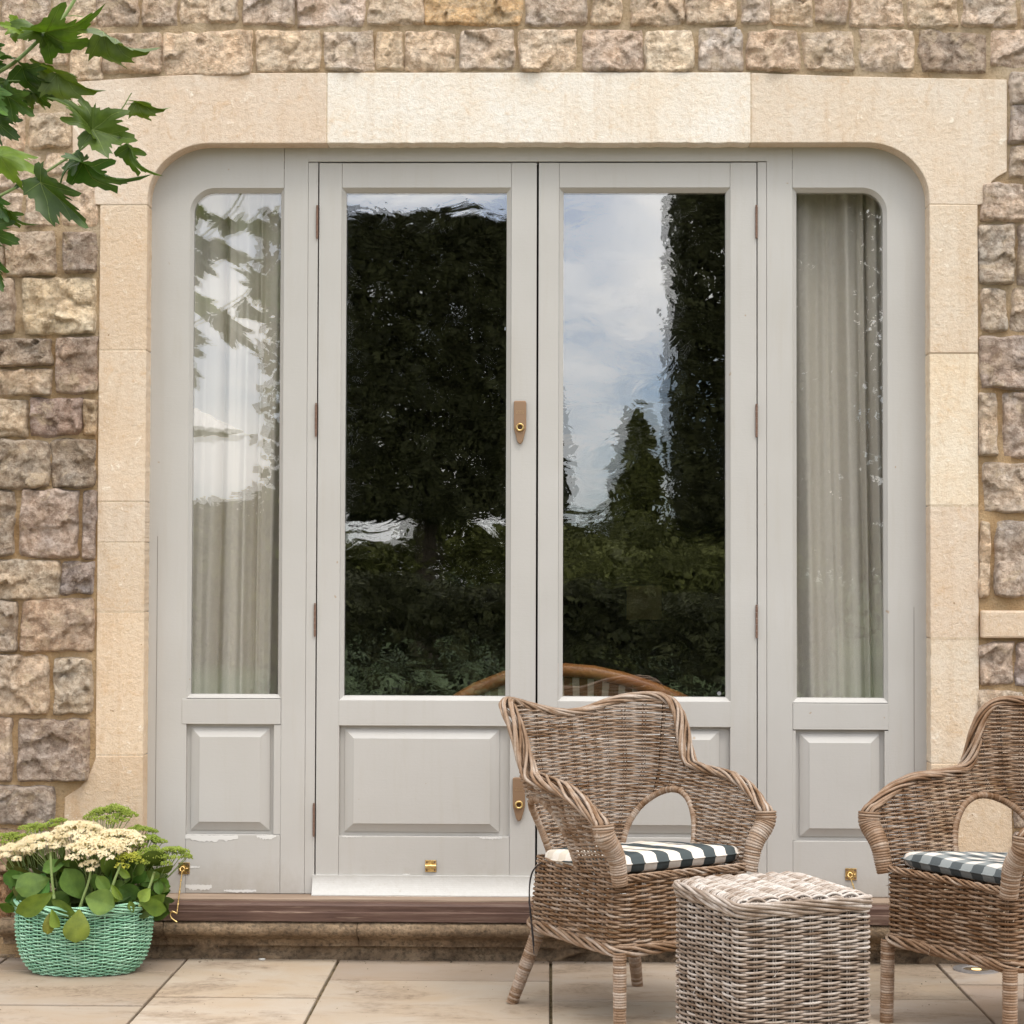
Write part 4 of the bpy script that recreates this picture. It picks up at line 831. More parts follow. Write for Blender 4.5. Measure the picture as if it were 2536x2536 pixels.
def shell(s, z):
    a = np.abs(s); x = np.interp(s, PLs, PL[:, 0]); y = np.interp(s, PLs, PL[:, 1]); nx = np.interp(s, PLs, PLn[:, 0]); ny = np.interp(s, PLs, PLn[:, 1])
    k = np.interp(a, [0, 0.12, 0.26, 0.40, SH], [0.17, 0.17, 0.14, 0.21, 0.29]); f = (z-ZS)*k
    tp = 1-0.25*np.clip((y-YFc)/(YB-YFc), 0, 1)*np.clip((0.60-z)/(0.60-ZS), 0, 1)
    P_ = np.stack([x*tp+nx*f, y+ny*f, z+0*x], 1); N_ = np.stack([nx, ny, 0*nx-0.15], 1); N_ /= np.linalg.norm(N_, axis=1)[:, None]
    return P_, N_
HC, HWD, HTOP = 0.275, 0.115, 0.545
def hole(s, z, m=0.0): return (((np.abs(s)-HC)/(HWD+m))**2+((z-ZS+0.0)/(HTOP-ZS+m))**2) < 1
def in_shell(s, z): return (z < H(s)-0.004) & ~hole(s, z, 0.006)
def build_chair():
    ch = empty('wicker_armchair', (0, 0, 0), '', 'armchair', group='weathered wicker armchairs')
    rows = np.arange(ZS+0.004, 0.81, 0.0053)
    def part(name, a, b, seed):
        mb, st = MB(), MB(); weave(mb, st, shell, rows, a, b, 0.036, 0.0046, 0.00275, in_shell, seed=seed, tz=(ZS, 0.81), spc=6)
        st_o = mb.build(name, WICK, ch, smooth=True); s2 = st.build('stakes', WICK, st_o, smooth=True); return st_o
    k = 0.036
    part('backrest', -6*k, 6*k, 1); part('armrest', 6*k-0.004, SH-0.004, 2); part('armrest', -SH+0.004, -6*k+0.004, 3)
    # rolled rim
    s = np.linspace(-SH, SH, 420); h = H(s); h = np.convolve(np.pad(h, 4, 'edge'), np.ones(9)/9, 'valid')
    Pp, Nn = shell(s, h); a = np.abs(s)
    Ra = np.interp(a, [0, 0.15, 0.22, 0.30, 0.5, SH], [0.010, 0.012, 0.019, 0.023, 0.022, 0.017]); Rb = np.interp(a, [0, 0.2, 0.3, SH], [0.0085, 0.010, 0.011, 0.012])
    side = Nn.copy(); side[:, 2] = -0.35
    ext = []
    for e_, q_ in ((Pp[0], Pp[0]-Pp[3]), (Pp[-1], Pp[-1]-Pp[-4])):
        q_ = q_/np.linalg.norm(q_); f_ = np.array([0, -1.0, 0]); ext.append([e_+f_*0.006+np.array([0, 0, -0.007]), e_+f_*0.011+np.array([0, 0, -0.018]), e_+f_*0.012+np.array([0, 0, -0.032])])
    Pp = np.concatenate([np.array(ext[0][::-1]), Pp, np.array(ext[1])]); Nn = np.concatenate([np.repeat(Nn[:1], 3, 0), Nn, np.repeat(Nn[-1:], 3, 0)]); Ra = np.concatenate([[Ra[0]]*3, Ra, [Ra[-1]]*3]); Rb = np.concatenate([[Rb[0]]*3, Rb, [Rb[-1]]*3])
    side = Nn.copy(); side[:, 2] = -0.35
    mb = MB(); rope(mb, Pp+Nn*(Ra*0.75)[:, None]+np.array([0, 0, 0.003]), side, Ra, Rb, 0.0042, 11, 0.42, 5); rope(mb, Pp+Nn*(Ra*0.7)[:, None], side, Ra*0.55, Rb*0.4, 0.0038, 4, 0.35, 6)
    mb.build('rolled_rim', WICK, ch, smooth=True)
    for sg in (1, -1):
        mb = MB(); t = np.linspace(0, math.pi, 60); ss = HC-(HWD+0.004)*np.cos(t); zz = ZS+(HTOP-ZS+0.004)*np.sin(t)
        Pp, Nn = shell(sg*ss, zz); wrapped(mb, Pp, 0.0088, 0.0058, 10, 7); mb.build('arch_binding', WICK, ch, smooth=True)
        mb = MB(); Pp, _ = shell(np.array([sg*SH]), np.array([0.524])); tp = Pp[0]+np.array([sg*0.010, -0.006, 0])
        pth = smooth_path([tp, tp+np.array([-sg*0.001, -0.003, -0.03]), (sg*(W0+0.012), -0.242, 0.45), (sg*(W0+0.002), -0.240, 0.40), (sg*(W0-0.003), -0.238, 0.375)]); wrapped(mb, pth, [0.0262, 0.0252, 0.0232, 0.0208, 0.0200], 0.0064, 14, 9+sg)
        mb.build('arm_post', WICK, ch, smooth=True)
        mb = MB(); wrapped(mb, [(sg*(W0-0.006), -0.232, 0.21), (sg*(W0-0.004), -0.236, 0.0)], [0.017, 0.016], 0.0064, 12, 11); mb.build('leg', WICK, ch, smooth=True)
        mb = MB(); wrapped(mb, [(sg*0.138, 0.185, 0.24), (sg*0.162, 0.205, 0.15), (sg*0.205, 0.240, 0.0)], [0.020, 0.018, 0.0155], 0.0064, 12, 12); mb.build('leg', WICK, ch, smooth=True)
    # skirt round the seat
    cr = 0.030; pts = []
    for cx, cy, a0 in ((W0-cr, YB-cr, 0), (-W0+cr, YB-cr, 90), (-W0+cr, YFc+cr, 180), (W0-cr, YFc+cr, 270)):
        pts += [(cx+cr*math.cos(R(a0+a)), cy+cr*math.sin(R(a0+a))) for a in np.linspace(0, 90, 12)]
    SK = resample(pts+[pts[0]], 0.002); Sl = np.concatenate([[0], np.cumsum(np.linalg.norm(np.diff(SK, axis=0), axis=1))]); LT = Sl[-1]; nst = 36; dsk = LT/nst
    T = np.gradient(SK, axis=0); T /= np.linalg.norm(T, axis=1)[:, None]; SN = np.stack([T[:, 1], -T[:, 0]], 1)
    def skirt(s_, z):
        s_ = s_ % LT; x = np.interp(s_, Sl, SK[:, 0]); y = np.interp(s_, Sl, SK[:, 1]); nx = np.interp(s_, Sl, SN[:, 0]); ny = np.interp(s_, Sl, SN[:, 1])
        f = (ZS-z)*0.12*np.clip((y-YFc)/(YB-YFc), 0, 1); tp = 1-0.25*np.clip((y-YFc)/(YB-YFc), 0, 1); return np.stack([x*tp+nx*f, y+ny*f, z+0*x], 1), np.stack([nx, ny, 0*nx], 1)
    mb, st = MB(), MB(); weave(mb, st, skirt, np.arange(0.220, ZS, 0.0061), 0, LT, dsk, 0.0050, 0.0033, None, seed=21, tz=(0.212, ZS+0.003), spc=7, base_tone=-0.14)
    so_ = mb.build('seat_skirt', WICK, ch, smooth=True); st.build('stakes', WICK, so_, smooth=True)
    sv = np.linspace(0, LT, 300); Pp, Nn = skirt(sv, np.full(300, 0.211)); mb = MB(); rope(mb, Pp+Nn*0.003, (0, 0, 1), 0.011, 0.006, 0.0042, 6, 0.26, 4); mb.build('bottom_braid', WICK, ch, smooth=True)
    deckz = lambda y: ZS-0.004-0.038*np.clip((np.asarray(y)-YFc)/(YB-YFc), 0, 1)
    fr0 = [(-W0+0.015, YFc-0.004, ZS+0.004), (W0-0.015, YFc-0.004, ZS+0.004)]; mb = MB(); fp = resample(fr0, 0.004)
    rope(mb, fp, (0, 0, 1), 0.006, 0.005, 0.0032, 4, 0.11, 8); mb.build('front_braid', WICK, ch, smooth=True)
    # woven seat deck
    def deck(s_, t_): return np.stack([s_*(1-0.25*np.clip((t_-YFc)/(YB-YFc), 0, 1)), t_+0*s_, deckz(t_)+0*s_], 1), np.tile([0, 0, 1.0], (len(s_), 1))
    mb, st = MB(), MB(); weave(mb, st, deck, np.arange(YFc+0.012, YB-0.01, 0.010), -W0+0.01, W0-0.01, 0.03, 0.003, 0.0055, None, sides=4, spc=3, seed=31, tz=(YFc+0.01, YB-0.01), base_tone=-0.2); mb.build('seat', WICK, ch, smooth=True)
    return ch
def copy_tree(o, parent=None):
    c = o.copy(); COL.objects.link(c); c.parent = parent
    for chd in o.children: copy_tree(chd, c)
    return c
def paint_tree(o, col):
    o.color = (*col, 1)
    for c in o.children: paint_tree(c, col)
ch1 = build_chair()
ch2 = copy_tree(ch1)
A1, A2 = R(34), R(-58)
ch1.location = (0.207, -0.638, 0.0); ch1.rotation_euler = (0, 0, A1); ch1['label'] = 'wicker armchair in the middle, its whole winged back in view, ribbon hanging at its side'
ch2.location = (1.176, -0.792, 0.0); ch2.rotation_euler = (0, 0, A2); ch2.scale = (1.06, 1.06, 1.0); ch2['label'] = 'brown wicker armchair at the right edge of the picture, turned towards the table'
paint_tree(ch1, (1.0, 1.0, 1.0)); paint_tree(ch2, (0.86, 0.80, 0.74))
# ------------------------------------------------------------------ cushions
def cushion(label, mat, loc, rz, w=0.205, d=0.20, th=0.023):
    o = empty('seat_cushion', loc, label, 'cushion', rz, 'checked seat cushions'); o.rotation_euler = (R(-5.0), 0, rz)
    n = 40; u = np.linspace(-1, 1, n); U, V = np.meshgrid(u, u, indexing='ij'); U = np.sin(U*math.pi/2)*0.35+U*0.65; V = np.sin(V*math.pi/2)*0.35+V*0.65
    h = ((1-np.abs(U)**10)*(1-np.abs(V)**10)).clip(0)**0.34; sh = np.sqrt(1-0.17*(np.abs(U*V))**3)
    wr = 0.0022*fbm(np.stack([U*3, V*3, 0*U], -1), 3, 9)+0.0025*np.sin(U*7+V*2)*h
    Xc, Yc = U*w*sh*(1-0.085*(V+1)), V*d*sh
    mb = MB(); top = np.stack([Xc, Yc, th+(th*0.95)*h+wr*h], -1); bot = np.stack([Xc, Yc, th-(th*0.95)*h], -1); mb.grid(top); mb.grid(bot, flip=True)
    mb.build('cushion_cover', mat, o, smooth=True)
    ring_ = [(x, y, th) for x, y in list(zip(Xc[:, 0], Yc[:, 0]))+list(zip(Xc[-1, 1:], Yc[-1, 1:]))+list(zip(Xc[::-1, -1][1:], Yc[::-1, -1][1:]))+list(zip(Xc[0, ::-1][1:], Yc[0, ::-1][1:]))]
    mb = MB(); mb.tube(np.array(ring_)*np.array([1.005, 1.005, 1]), 0.0022, 6); mb.build('piping', mat, o, smooth=True)
    return o
def m_g2(t, b):
    v = coords(t, 'Object'); s = nn(t, 'ShaderNodeSeparateXYZ'); t.links.new(v, s.inputs[0])
    def st(o, off): return mathn(t, 'GREATER_THAN', mathn(t, 'FRACT', mathn(t, 'ADD', mathn(t, 'MULTIPLY', o, 1/0.074), off)), 0.5)
    a = mathn(t, 'ADD', mathn(t, 'MULTIPLY', st(s.outputs[0], 20.1), 0.86), mathn(t, 'MULTIPLY', st(s.outputs[1], 20.35), 0.14))
    c = ramp(t, a, [(0.0, (0.050, 0.060, 0.062)), (0.2, (0.07, 0.082, 0.083)), (0.86, (0.60, 0.53, 0.44)), (1.0, (0.68, 0.62, 0.55))])
    t.links.new(c, b.inputs['Base Color']); bump(t, b, noise(t, coords(t), 18, 3), 0.5, 0.012)
GING2 = material('slate and cream check cotton', (0.4, 0.4, 0.4), 0.9, m_g2, 0.1)
def to_world(chair, a, p): return (chair.location.x+math.cos(a)*p[0]-math.sin(a)*p[1], chair.location.y+math.sin(a)*p[0]+math.cos(a)*p[1], p[2])
c1 = cushion('slate and cream checked cushion on the middle armchair', GING2, to_world(ch1, A1, (0.014, -0.012, ZS-0.014)), A1, 0.213, 0.203, 0.027)
c2 = cushion('grey, slate and white gingham cushion on the right armchair', GING, to_world(ch2, A2, (0.0, -0.012, ZS-0.016)), A2, 0.204, 0.208, 0.025)
c2.scale = (1.06, 1.06, 1.0)
mb = MB()
for k, dx_ in enumerate((0, 0.004)):
    pth = smooth_path([(-0.180, 0.165, 0.020), (-0.205+dx_, 0.185, 0.0), (-0.213, 0.188, -0.06), (-0.211+dx_, 0.186, -0.14), (-0.207, 0.184, -0.215+0.02*k)]); mb.tube(resample(pth, 0.006), 0.0026, 6, flat=0.5)
mb.build('tie_ribbon', RIBBON, c1, smooth=True)
# ------------------------------------------------------------------ table
TA = R(21); tb = empty('wicker_table', (0.484, -1.430, 0.0), 'square grey washed wicker side table between the two armchairs', 'side table', TA)
hw, hd, TH, cr = 0.153, 0.160, 0.440, 0.016; pts = []
for cx, cy, a0 in ((hw-cr, hd-cr, 0), (-hw+cr, hd-cr, 90), (-hw+cr, -hd+cr, 180), (hw-cr, -hd+cr, 270)):
    pts += [(cx+cr*math.cos(R(a0+a)), cy+cr*math.sin(R(a0+a))) for a in np.linspace(0, 90, 10)]
TK = resample(pts+[pts[0]], 0.002); Tl = np.concatenate([[0], np.cumsum(np.linalg.norm(np.diff(TK, axis=0), axis=1))]); LT2 = Tl[-1]
T = np.gradient(TK, axis=0); T /= np.linalg.norm(T, axis=1)[:, None]; TN = np.stack([T[:, 1], -T[:, 0]], 1)
def tsurf(s_, z):
    s_ = s_ % LT2; x = np.interp(s_, Tl, TK[:, 0]); y = np.interp(s_, Tl, TK[:, 1]); nx = np.interp(s_, Tl, TN[:, 0]); ny = np.interp(s_, Tl, TN[:, 1])
    return np.stack([x, y, z+0*x], 1), np.stack([nx, ny, 0*nx], 1)
mb, st = MB(), MB(); weave(mb, st, tsurf, np.arange(0.006, TH-0.018, 0.0056), 0, LT2, LT2/28, 0.0053, 0.0029, None, seed=41, tz=(0.0, TH), spc=7, base_tone=0.0)
bo = mb.build('woven_side', WTAB, tb, smooth=True); st.build('stakes', WTAB, bo, smooth=True)
sv = np.linspace(0, LT2, 260); Pp, Nn = tsurf(sv, np.full(260, TH-0.015)); mb = MB(); rope(mb, Pp+Nn*0.004, (0, 0, 1), 0.0055, 0.0040, 0.0036, 4, 0.22, 4)
Pp, Nn = tsurf(sv, np.full(260, TH-0.001)); rope(mb, Pp+Nn*0.006, (0, 0, 1), 0.0055, 0.0050, 0.0038, 4, 0.25, 14); mb.build('top_braid', WTAB, tb, smooth=True)
def top(s_, t_):
    e = np.clip((hw-0.004-np.abs(s_))/0.018, 0, 1); f = np.clip((hd-0.002-np.abs(t_))/0.02, 0, 1); z = TH-0.008+0.017*np.sqrt(1-(1-e)**2)*np.sqrt(1-(1-f)**2)
    return np.stack([s_, t_+0*s_, z], 1), np.stack([-0*s_+np.sign(s_)*(1-e)**2, 0*s_, 1+0*s_], 1)
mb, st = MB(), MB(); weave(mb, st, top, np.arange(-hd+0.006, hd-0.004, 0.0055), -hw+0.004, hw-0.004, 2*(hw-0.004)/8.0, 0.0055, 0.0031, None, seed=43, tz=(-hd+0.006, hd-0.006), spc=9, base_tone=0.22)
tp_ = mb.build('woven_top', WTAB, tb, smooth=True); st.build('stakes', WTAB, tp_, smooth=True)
mb = MB(); mb.box(-hw+0.012, hw-0.012, -hd+0.012, hd-0.012, 0.0, TH-0.012, 0.0); mb.build('shade_core', DARK, tb)  # solid near-black box, standing in for the shade behind the weave
# ------------------------------------------------------------------ basket
bc = P(208, 2380, -0.185); bk = empty('wicker_basket', (bc.x, -0.185, 0.0), 'mint green oval wicker basket holding the flowering plant', 'basket')
BA, BB, BH = 0.189, 0.112, 0.186
tht = np.linspace(0, 2*np.pi, 721); ov = np.stack([np.sign(np.cos(tht))*np.abs(np.cos(tht))**0.86*BA, np.sign(np.sin(tht))*np.abs(np.sin(tht))**0.86*BB], 1)
OL = np.concatenate([[0], np.cumsum(np.linalg.norm(np.diff(ov, axis=0), axis=1))]); LB = OL[-1]
def bsurf(s_, z):
    s_ = s_ % LB; x = np.interp(s_, OL, ov[:, 0]); y = np.interp(s_, OL, ov[:, 1]); t = np.interp(s_, OL, tht)
    k = np.interp(z, [0, 0.006, 0.02, 0.045, 0.08, 0.12, 0.15, 0.19, 0.22], [0.70, 0.76, 0.84, 0.92, 0.975, 1.0, 1.0, 1.0, 1.01])
    n = np.stack([np.cos(t)/BA, np.sin(t)/BB], 1); n /= np.linalg.norm(n, axis=1)[:, None]
    zz = z+0.012*(np.abs(x)/BA)**2*(z/BH); return np.stack([x*k, y*k, zz], 1), np.concatenate([n, 0*n[:, :1]-0.1], 1)
mb, st = MB(), MB(); weave(mb, st, bsurf, np.arange(0.004, BH-0.012, 0.0050), 0, LB, LB/36, 0.0040, 0.0022, None, sides=5, seed=51, tz=(0.0, BH), spc=6, stake_r=0.0021, pair=0.0)
bo = mb.build('woven_side', MINT, bk, smooth=True); st.build('stakes', MINT, bo, smooth=True)
sv = np.linspace(0, LB, 300); Pp, Nn = bsurf(sv, np.full(300, BH)); mb = MB(); rope(mb, Pp+Nn*0.002, (0, 0, 1), 0.0115, 0.0075, 0.0023, 11, 0.30, 14); mb.build('plaited_rim', MINT, bk, smooth=True)
mb = MB(); V = np.array([bsurf(sv, np.full(300, BH-0.035))[0]*np.array([k, k, 1]) for k in (0.95, 0.5, 0.02)]); V[..., 2] += 0.01*fbm(V*40, 3); mb.grid(V, closed_v=True, flip=True); mb.build('soil', SOIL, bk)
mb = MB(); V = np.array([bsurf(sv, np.full(300, z))[0]*np.array([0.965, 0.955, 1]) for z in (0.002, 0.05, 0.1, 0.16)]); mb.grid(V, closed_v=True, flip=True); mb.build('basket_lining', material('dark green lining', (0.03, 0.08, 0.05), 0.9), bk)
# ------------------------------------------------------------------ leaves
def leaf_mesh(name, half, length=1.0, nseg=9, cup=0.25, droop=0.25, wob=0.0, seed=0):
    """simple leaf along +Y, normal +Z, half(t) = half width"""
    mb = MB(); t = np.linspace(0, 1, nseg); v = np.array([-1, -0.55, -0.14, -0.05, 0, 0.05, 0.14, 0.55, 1]); Tn, Vn = np.meshgrid(t, v, indexing='ij'); hw_ = half(Tn)
    x = Vn*hw_; z = cup*hw_*np.abs(Vn)**1.5-droop*Tn**2*0.5+wob*np.sin(Tn*9+seed)*np.abs(Vn)*0.3
    tone = np.where(np.abs(Vn) < 0.02, 0.86, 0.3)*np.ones_like(Tn)
    mb.grid(np.stack([x, Tn*length, z], -1), tone=tone, flip=True); return mb.mesh(name, True)
def obov(t): return 0.40*np.sin(np.pi*np.clip(t, 0, 1)**1.25)**0.62*(0.55+0.45*t)+0.018
SEDM = [leaf_mesh('fleshy_leaf', obov, cup=c, droop=d, wob=w_, seed=i) for i, (c, d, w_) in enumerate([(0.35, 0.3, 0.05), (0.15, 0.55, 0.08), (0.5, 0.1, 0.04), (-0.1, 0.35, 0.1), (0.2, -0.2, 0.05)])]
OUT = [(90, 1.0), (86, 0.90), (83, 0.86), (80, 0.88), (76, 0.72), (72, 0.72), (69, 0.74), (64, 0.60), (60, 0.58), (57, 0.66), (54, 0.66), (51, 0.62), (48, 0.80), (44, 0.86), (39, 0.94), (35, 0.80), (31, 0.78), (28, 0.66), (23, 0.68), (18, 0.58), (13, 0.52), (8, 0.56), (4, 0.55), (-1, 0.56), (-6, 0.72), (-10, 0.62), (-16, 0.60), (-22, 0.46), (-30, 0.42), (-40, 0.28), (-55, 0.20), (-75, 0.12)]
def plane_leaf_mesh(seed, fold=0.25, droop=0.5, wob=0.10):
    r_ = random.Random(seed); o = [(a, r*(1+r_.uniform(-0.07, 0.07))) for a, r in OUT]; l_ = [(180-a, r*(1+r_.uniform(-0.08, 0.08))) for a, r in OUT[1:]][::-1]
    full = l_+o; A = np.radians([a for a, _ in full])[::-1]; Rr = np.array([r for _, r in full])[::-1]
    rings = np.array([0.0, 0.2, 0.4, 0.6, 0.8, 1.0]); Rg, Ag = np.meshgrid(rings, A, indexing='ij'); rr = Rg*Rr[None, :]; x = rr*np.cos(Ag); y = rr*np.sin(Ag)
    def zf_(x, y):
        rad = np.hypot(x, y); ang = np.degrees(np.arctan2(y, x)); d = np.min([np.abs(ang-c) for c in (90, 39, 141, -6, 186)], axis=0)
        return fold*np.abs(x)*0.8-droop*0.5*rad**2+0.05*rad*np.clip(d/25, 0, 1)+wob*rad*np.sin(x*5+seed)*np.cos(y*4+seed*2)
    mb = MB(); mb.grid(np.stack([x, y, zf_(x, y)], -1), tone=0.3, flip=True)
    for ca, ln, w_ in ((90, 0.93, 0.011), (39, 0.86, 0.009), (141, 0.86, 0.009), (-6, 0.64, 0.007), (186, 0.64, 0.007), (64, 0.42, 0.005), (116, 0.42, 0.005)):
        t = np.linspace(0, ln, 10); a = math.radians(ca); px, py = t*math.cos(a), t*math.sin(a)
        if ca in (64, 116): py = py+0.30; 
        nx, ny = -math.sin(a), math.cos(a)
        for dz in (0.004, -0.004):
            w = w_*(1-t/ln*0.8); V = np.stack([np.stack([px+nx*w, py+ny*w], -1), np.stack([px-nx*w, py-ny*w], -1)], 1); z = zf_(V[..., 0], V[..., 1])+dz
            mb.grid(np.concatenate([V, z[..., None]], -1), tone=1.0)
    return mb.mesh('plane_leaf', True)
PLM = [plane_leaf_mesh(s_, f_, d_, w_) for s_, f_, d_, w_ in ((1, 0.3, 0.45, 0.16), (2, 0.6, 0.6, 0.2), (3, -0.25, 0.8, 0.18), (4, 0.8, 0.35, 0.22))]
for m_ in PLM: m_.materials.append(PLANE)
for m_ in SEDM: m_.materials.append(SEDL)
def put_leaf(name, mesh, base, tip2, tilt, roll, wf, parent, col, twist=0.0):
    """base, tip2: world points at the same depth; tilt lifts the tip towards the camera"""
    d = Vector(tip2)-Vector(base); l2 = d.length; d.normalize(); L = l2/max(0.25, math.cos(tilt)); yv = (d*math.cos(tilt)+Vector((0, -1, 0))*math.sin(tilt)).normalized()
    nz = Vector((0, -1, 0)); nz = (nz-yv*nz.dot(yv)).normalized(); nz = Matrix.Rotation(roll, 3, yv) @ nz; xv = yv.cross(nz).normalized()
    M = Matrix((xv*L*wf, yv*L, nz*L)).transposed().to_4x4(); M.translation = Vector(base)
    o = bpy.data.objects.new(name, mesh); COL.objects.link(o); o.parent = parent; o.matrix_local = (parent.matrix_basis.inverted() @ M) if parent else M; o.color = (*col, 1); return o
# ---- the branch at the upper left
br = root('plane_branch', 'leafy green branches with jagged lobed leaves reaching in at the upper left', 'branch')
YBR = -1.16
def BP(x, y, dy=0.0): return P(x, y, YBR+dy)
stems = [([(215, -70), (186, 0), (160, 40), (150, 52), (98, 98), (60, 135), (30, 160), (-20, 188), (-120, 260)], 0.0040, 0.0052), ([(245, 332), (232, 342), (205, 368), (160, 396), (112, 428), (70, 450), (0, 484), (-90, 540), (-200, 620)], 0.0026, 0.0045),
         ([(326, 230), (318, 243), (310, 258), (299, 273), (280, 300), (262, 318)], 0.0012, 0.0020), ([(310, 258), (325, 257), (342, 253)], 0.001, 0.001), ([(98, 98), (94, 78), (100, 60)], 0.001, 0.0012), ([(50, 200), (15, 200), (-60, 215), (-160, 300)], 0.0016, 0.0022),
         ([(232, 342), (222, 335), (229, 320)], 0.0011, 0.0012), ([(160, 398), (185, 399), (203, 402)], 0.001, 0.0011), ([(75, 450), (92, 447), (101, 455)], 0.001, 0.0011), ([(-20, 500), (-10, 560), (-30, 640)], 0.002, 0.002), ([(160, 40), (185, 38), (205, 42)], 0.001, 0.0012)]
for pth, r0, r1 in stems:
    pp = [tuple(BP(*p_)) for p_ in pth]; pp = resample(smooth_path(pp), 0.01); mb = MB(); mb.tube(pp, np.linspace(r0, r1, len(pp)), 7); mb.build('branch_stem', STEM, br, smooth=True)
G0, G1, G2, G3 = (1, 1, 1), (0.6, 0.75, 0.8), (2.2, 1.9, 1.6), (1.3, 1.15, 0.8)
LV = [  # base, tip, tilt, roll, width, mesh, colour, dy
    ((113, 80), (262, 66), 20, 50, 1.0, 1, G0, -0.03), ((117, 80), (167, 134), 10, -18, 0.8, 0, G0, -0.02), ((112, 78), (40, 38), 25, 40, 0.9, 2, G0, -0.02), ((256, 78), (392, 166), 15, 62, 0.75, 3, G0, -0.03),
    ((52, 70), (-5, 60), 20, 20, 1.1, 0, G2, 0.03), ((35, 66), (78, 112), 30, 20, 0.8, 0, G2, 0.04), ((55, 165), (150, 236), 10, 45, 0.9, 1, G1, 0.01), ((98, 170), (175, 215), 10, 30, 0.9, 3, G3, 0.03), ((142, 182), (258, 252), 10, 42, 0.85, 3, (1.3, 1.3, 1.25), -0.01),
    ((230, 321), (361, 358), 22, -6, 1.0, 0, G0, -0.04), ((228, 318), (152, 240), 28, 30, 0.8, 1, G0, -0.03), ((322, 362), (374, 452), 20, 50, 0.85, 1, G0, -0.02), ((340, 253), (423, 286), 10, 45, 0.75, 3, G3, 0.0),
    ((-2, 384), (108, 424), 18, -12, 0.85, 2, G2, -0.03), ((204, 401), (142, 444), 20, 45, 1.0, 1, G1, -0.02), ((206, 400), (347, 480), 12, 55, 0.8, 1, G1, -0.03), ((101, 452), (236, 586), 14, 18, 0.62, 0, G1, -0.04), ((104, 438), (28, 438), 10, 60, 0.7, 2, G1, 0.0),
    ((18, 236), (96, 300), 15, 25, 0.95, 0, (0.9, 0.95, 1.1), -0.01), ((-20, 290), (40, 352), 20, 10, 1.1, 2, G1, 0.03), ((-30, 235), (36, 300), 30, 0, 0.9, 0, (1.1, 1.3, 1.3), -0.02), ((95, 215), (155, 262), 20, 40, 1.0, 1, G1, 0.05), ((0, 205), (78, 250), 20, 50, 1.2, 3, G1, 0.04), ((125, 215), (165, 228), 20, 10, 1.3, 0, G1, 0.04),
    ((-15, 495), (30, 560), 20, 20, 0.9, 0, G1, -0.01), ((20, 520), (78, 572), 10, 45, 0.7, 1, G0, 0.0), ((-40, 560), (36, 622), 15, 30, 1.0, 2, G1, 0.0), ((-20, 640), (14, 735), 15, 20, 0.8, 0, G1, -0.01), ((-30, 120), (34, 155), 15, 30, 0.9, 1, G1, 0.0), ((-30, 150), (30, 175), 25, 10, 0.9, 0, G1, 0.03), ((60, 235), (92, 262), 10, 20, 1.0, 0, G1, 0.06), ((75, 225), (122, 265), 12, -30, 0.9, 2, G3, 0.05)]
for b_, t_, ti, ro, wf, mi, cl, dy in LV:
    o = put_leaf('leaf', PLM[mi], BP(*b_, dy), BP(b_[0]+(t_[0]-b_[0])*0.93, b_[1]+(t_[1]-b_[1])*0.93, dy), R(ti), R(ro*1.15), wf*0.66, br, tuple(c*random.uniform(0.9, 1.1) for c in cl))
for k in range(26):
    x = random.uniform(-420, -60); y = random.uniform(-160, 820); a = random.uniform(-1.0, 2.2); l = min(random.uniform(110, 170), (-x+15)/max(0.2, math.cos(a))*0.85) if math.cos(a) > 0 else 130; dy = random.uniform(-0.15, 0.2)
    put_leaf('leaf', random.choice(PLM), BP(x, y, dy), BP(x+l*math.cos(a), y+l*math.sin(a), dy), R(random.uniform(5, 40)), R(random.uniform(-50, 50)), random.uniform(0.8, 1.1), br, random.choice([G0, G1, G0, G3]))
# ---- the flowering plant in the basket
pt = root('sedum_plant', 'stonecrop plant with cream and green flower heads in the mint basket', 'flowering plant')
def SP(x, y, Y): return P(x, y, Y)
heads = [  # px centre, half width, height px, colour, Y
    ((196, 2050), 58, 34, 'c', -0.20), ((293, 2070), 60, 32, 'c', -0.20), ((240, 2094), 68, 36, 'c', -0.25), ((110, 2080), 54, 32, 'c', -0.22), ((34, 2106), 42, 36, 'c', -0.20), ((226, 2140), 20, 22, 'c', -0.28), ((60, 2096), 40, 26, 'c', -0.17), ((330, 2090), 30, 22, 'c', -0.17),
    ((276, 2012), 54, 28, 'g', -0.13), ((140, 2038), 26, 18, 'g', -0.13), ((84, 2050), 30, 14, 'g', -0.13), ((24, 2074), 32, 16, 'g', -0.14), ((350, 2056), 36, 20, 'g', -0.14), ((372, 2082), 38, 20, 'g', -0.17), ((424, 2112), 44, 30, 'g', -0.20), ((372, 2118), 34, 24, 'g', -0.22), ((322, 2126), 34, 26, 'y', -0.24)]
soilz = BH-0.02
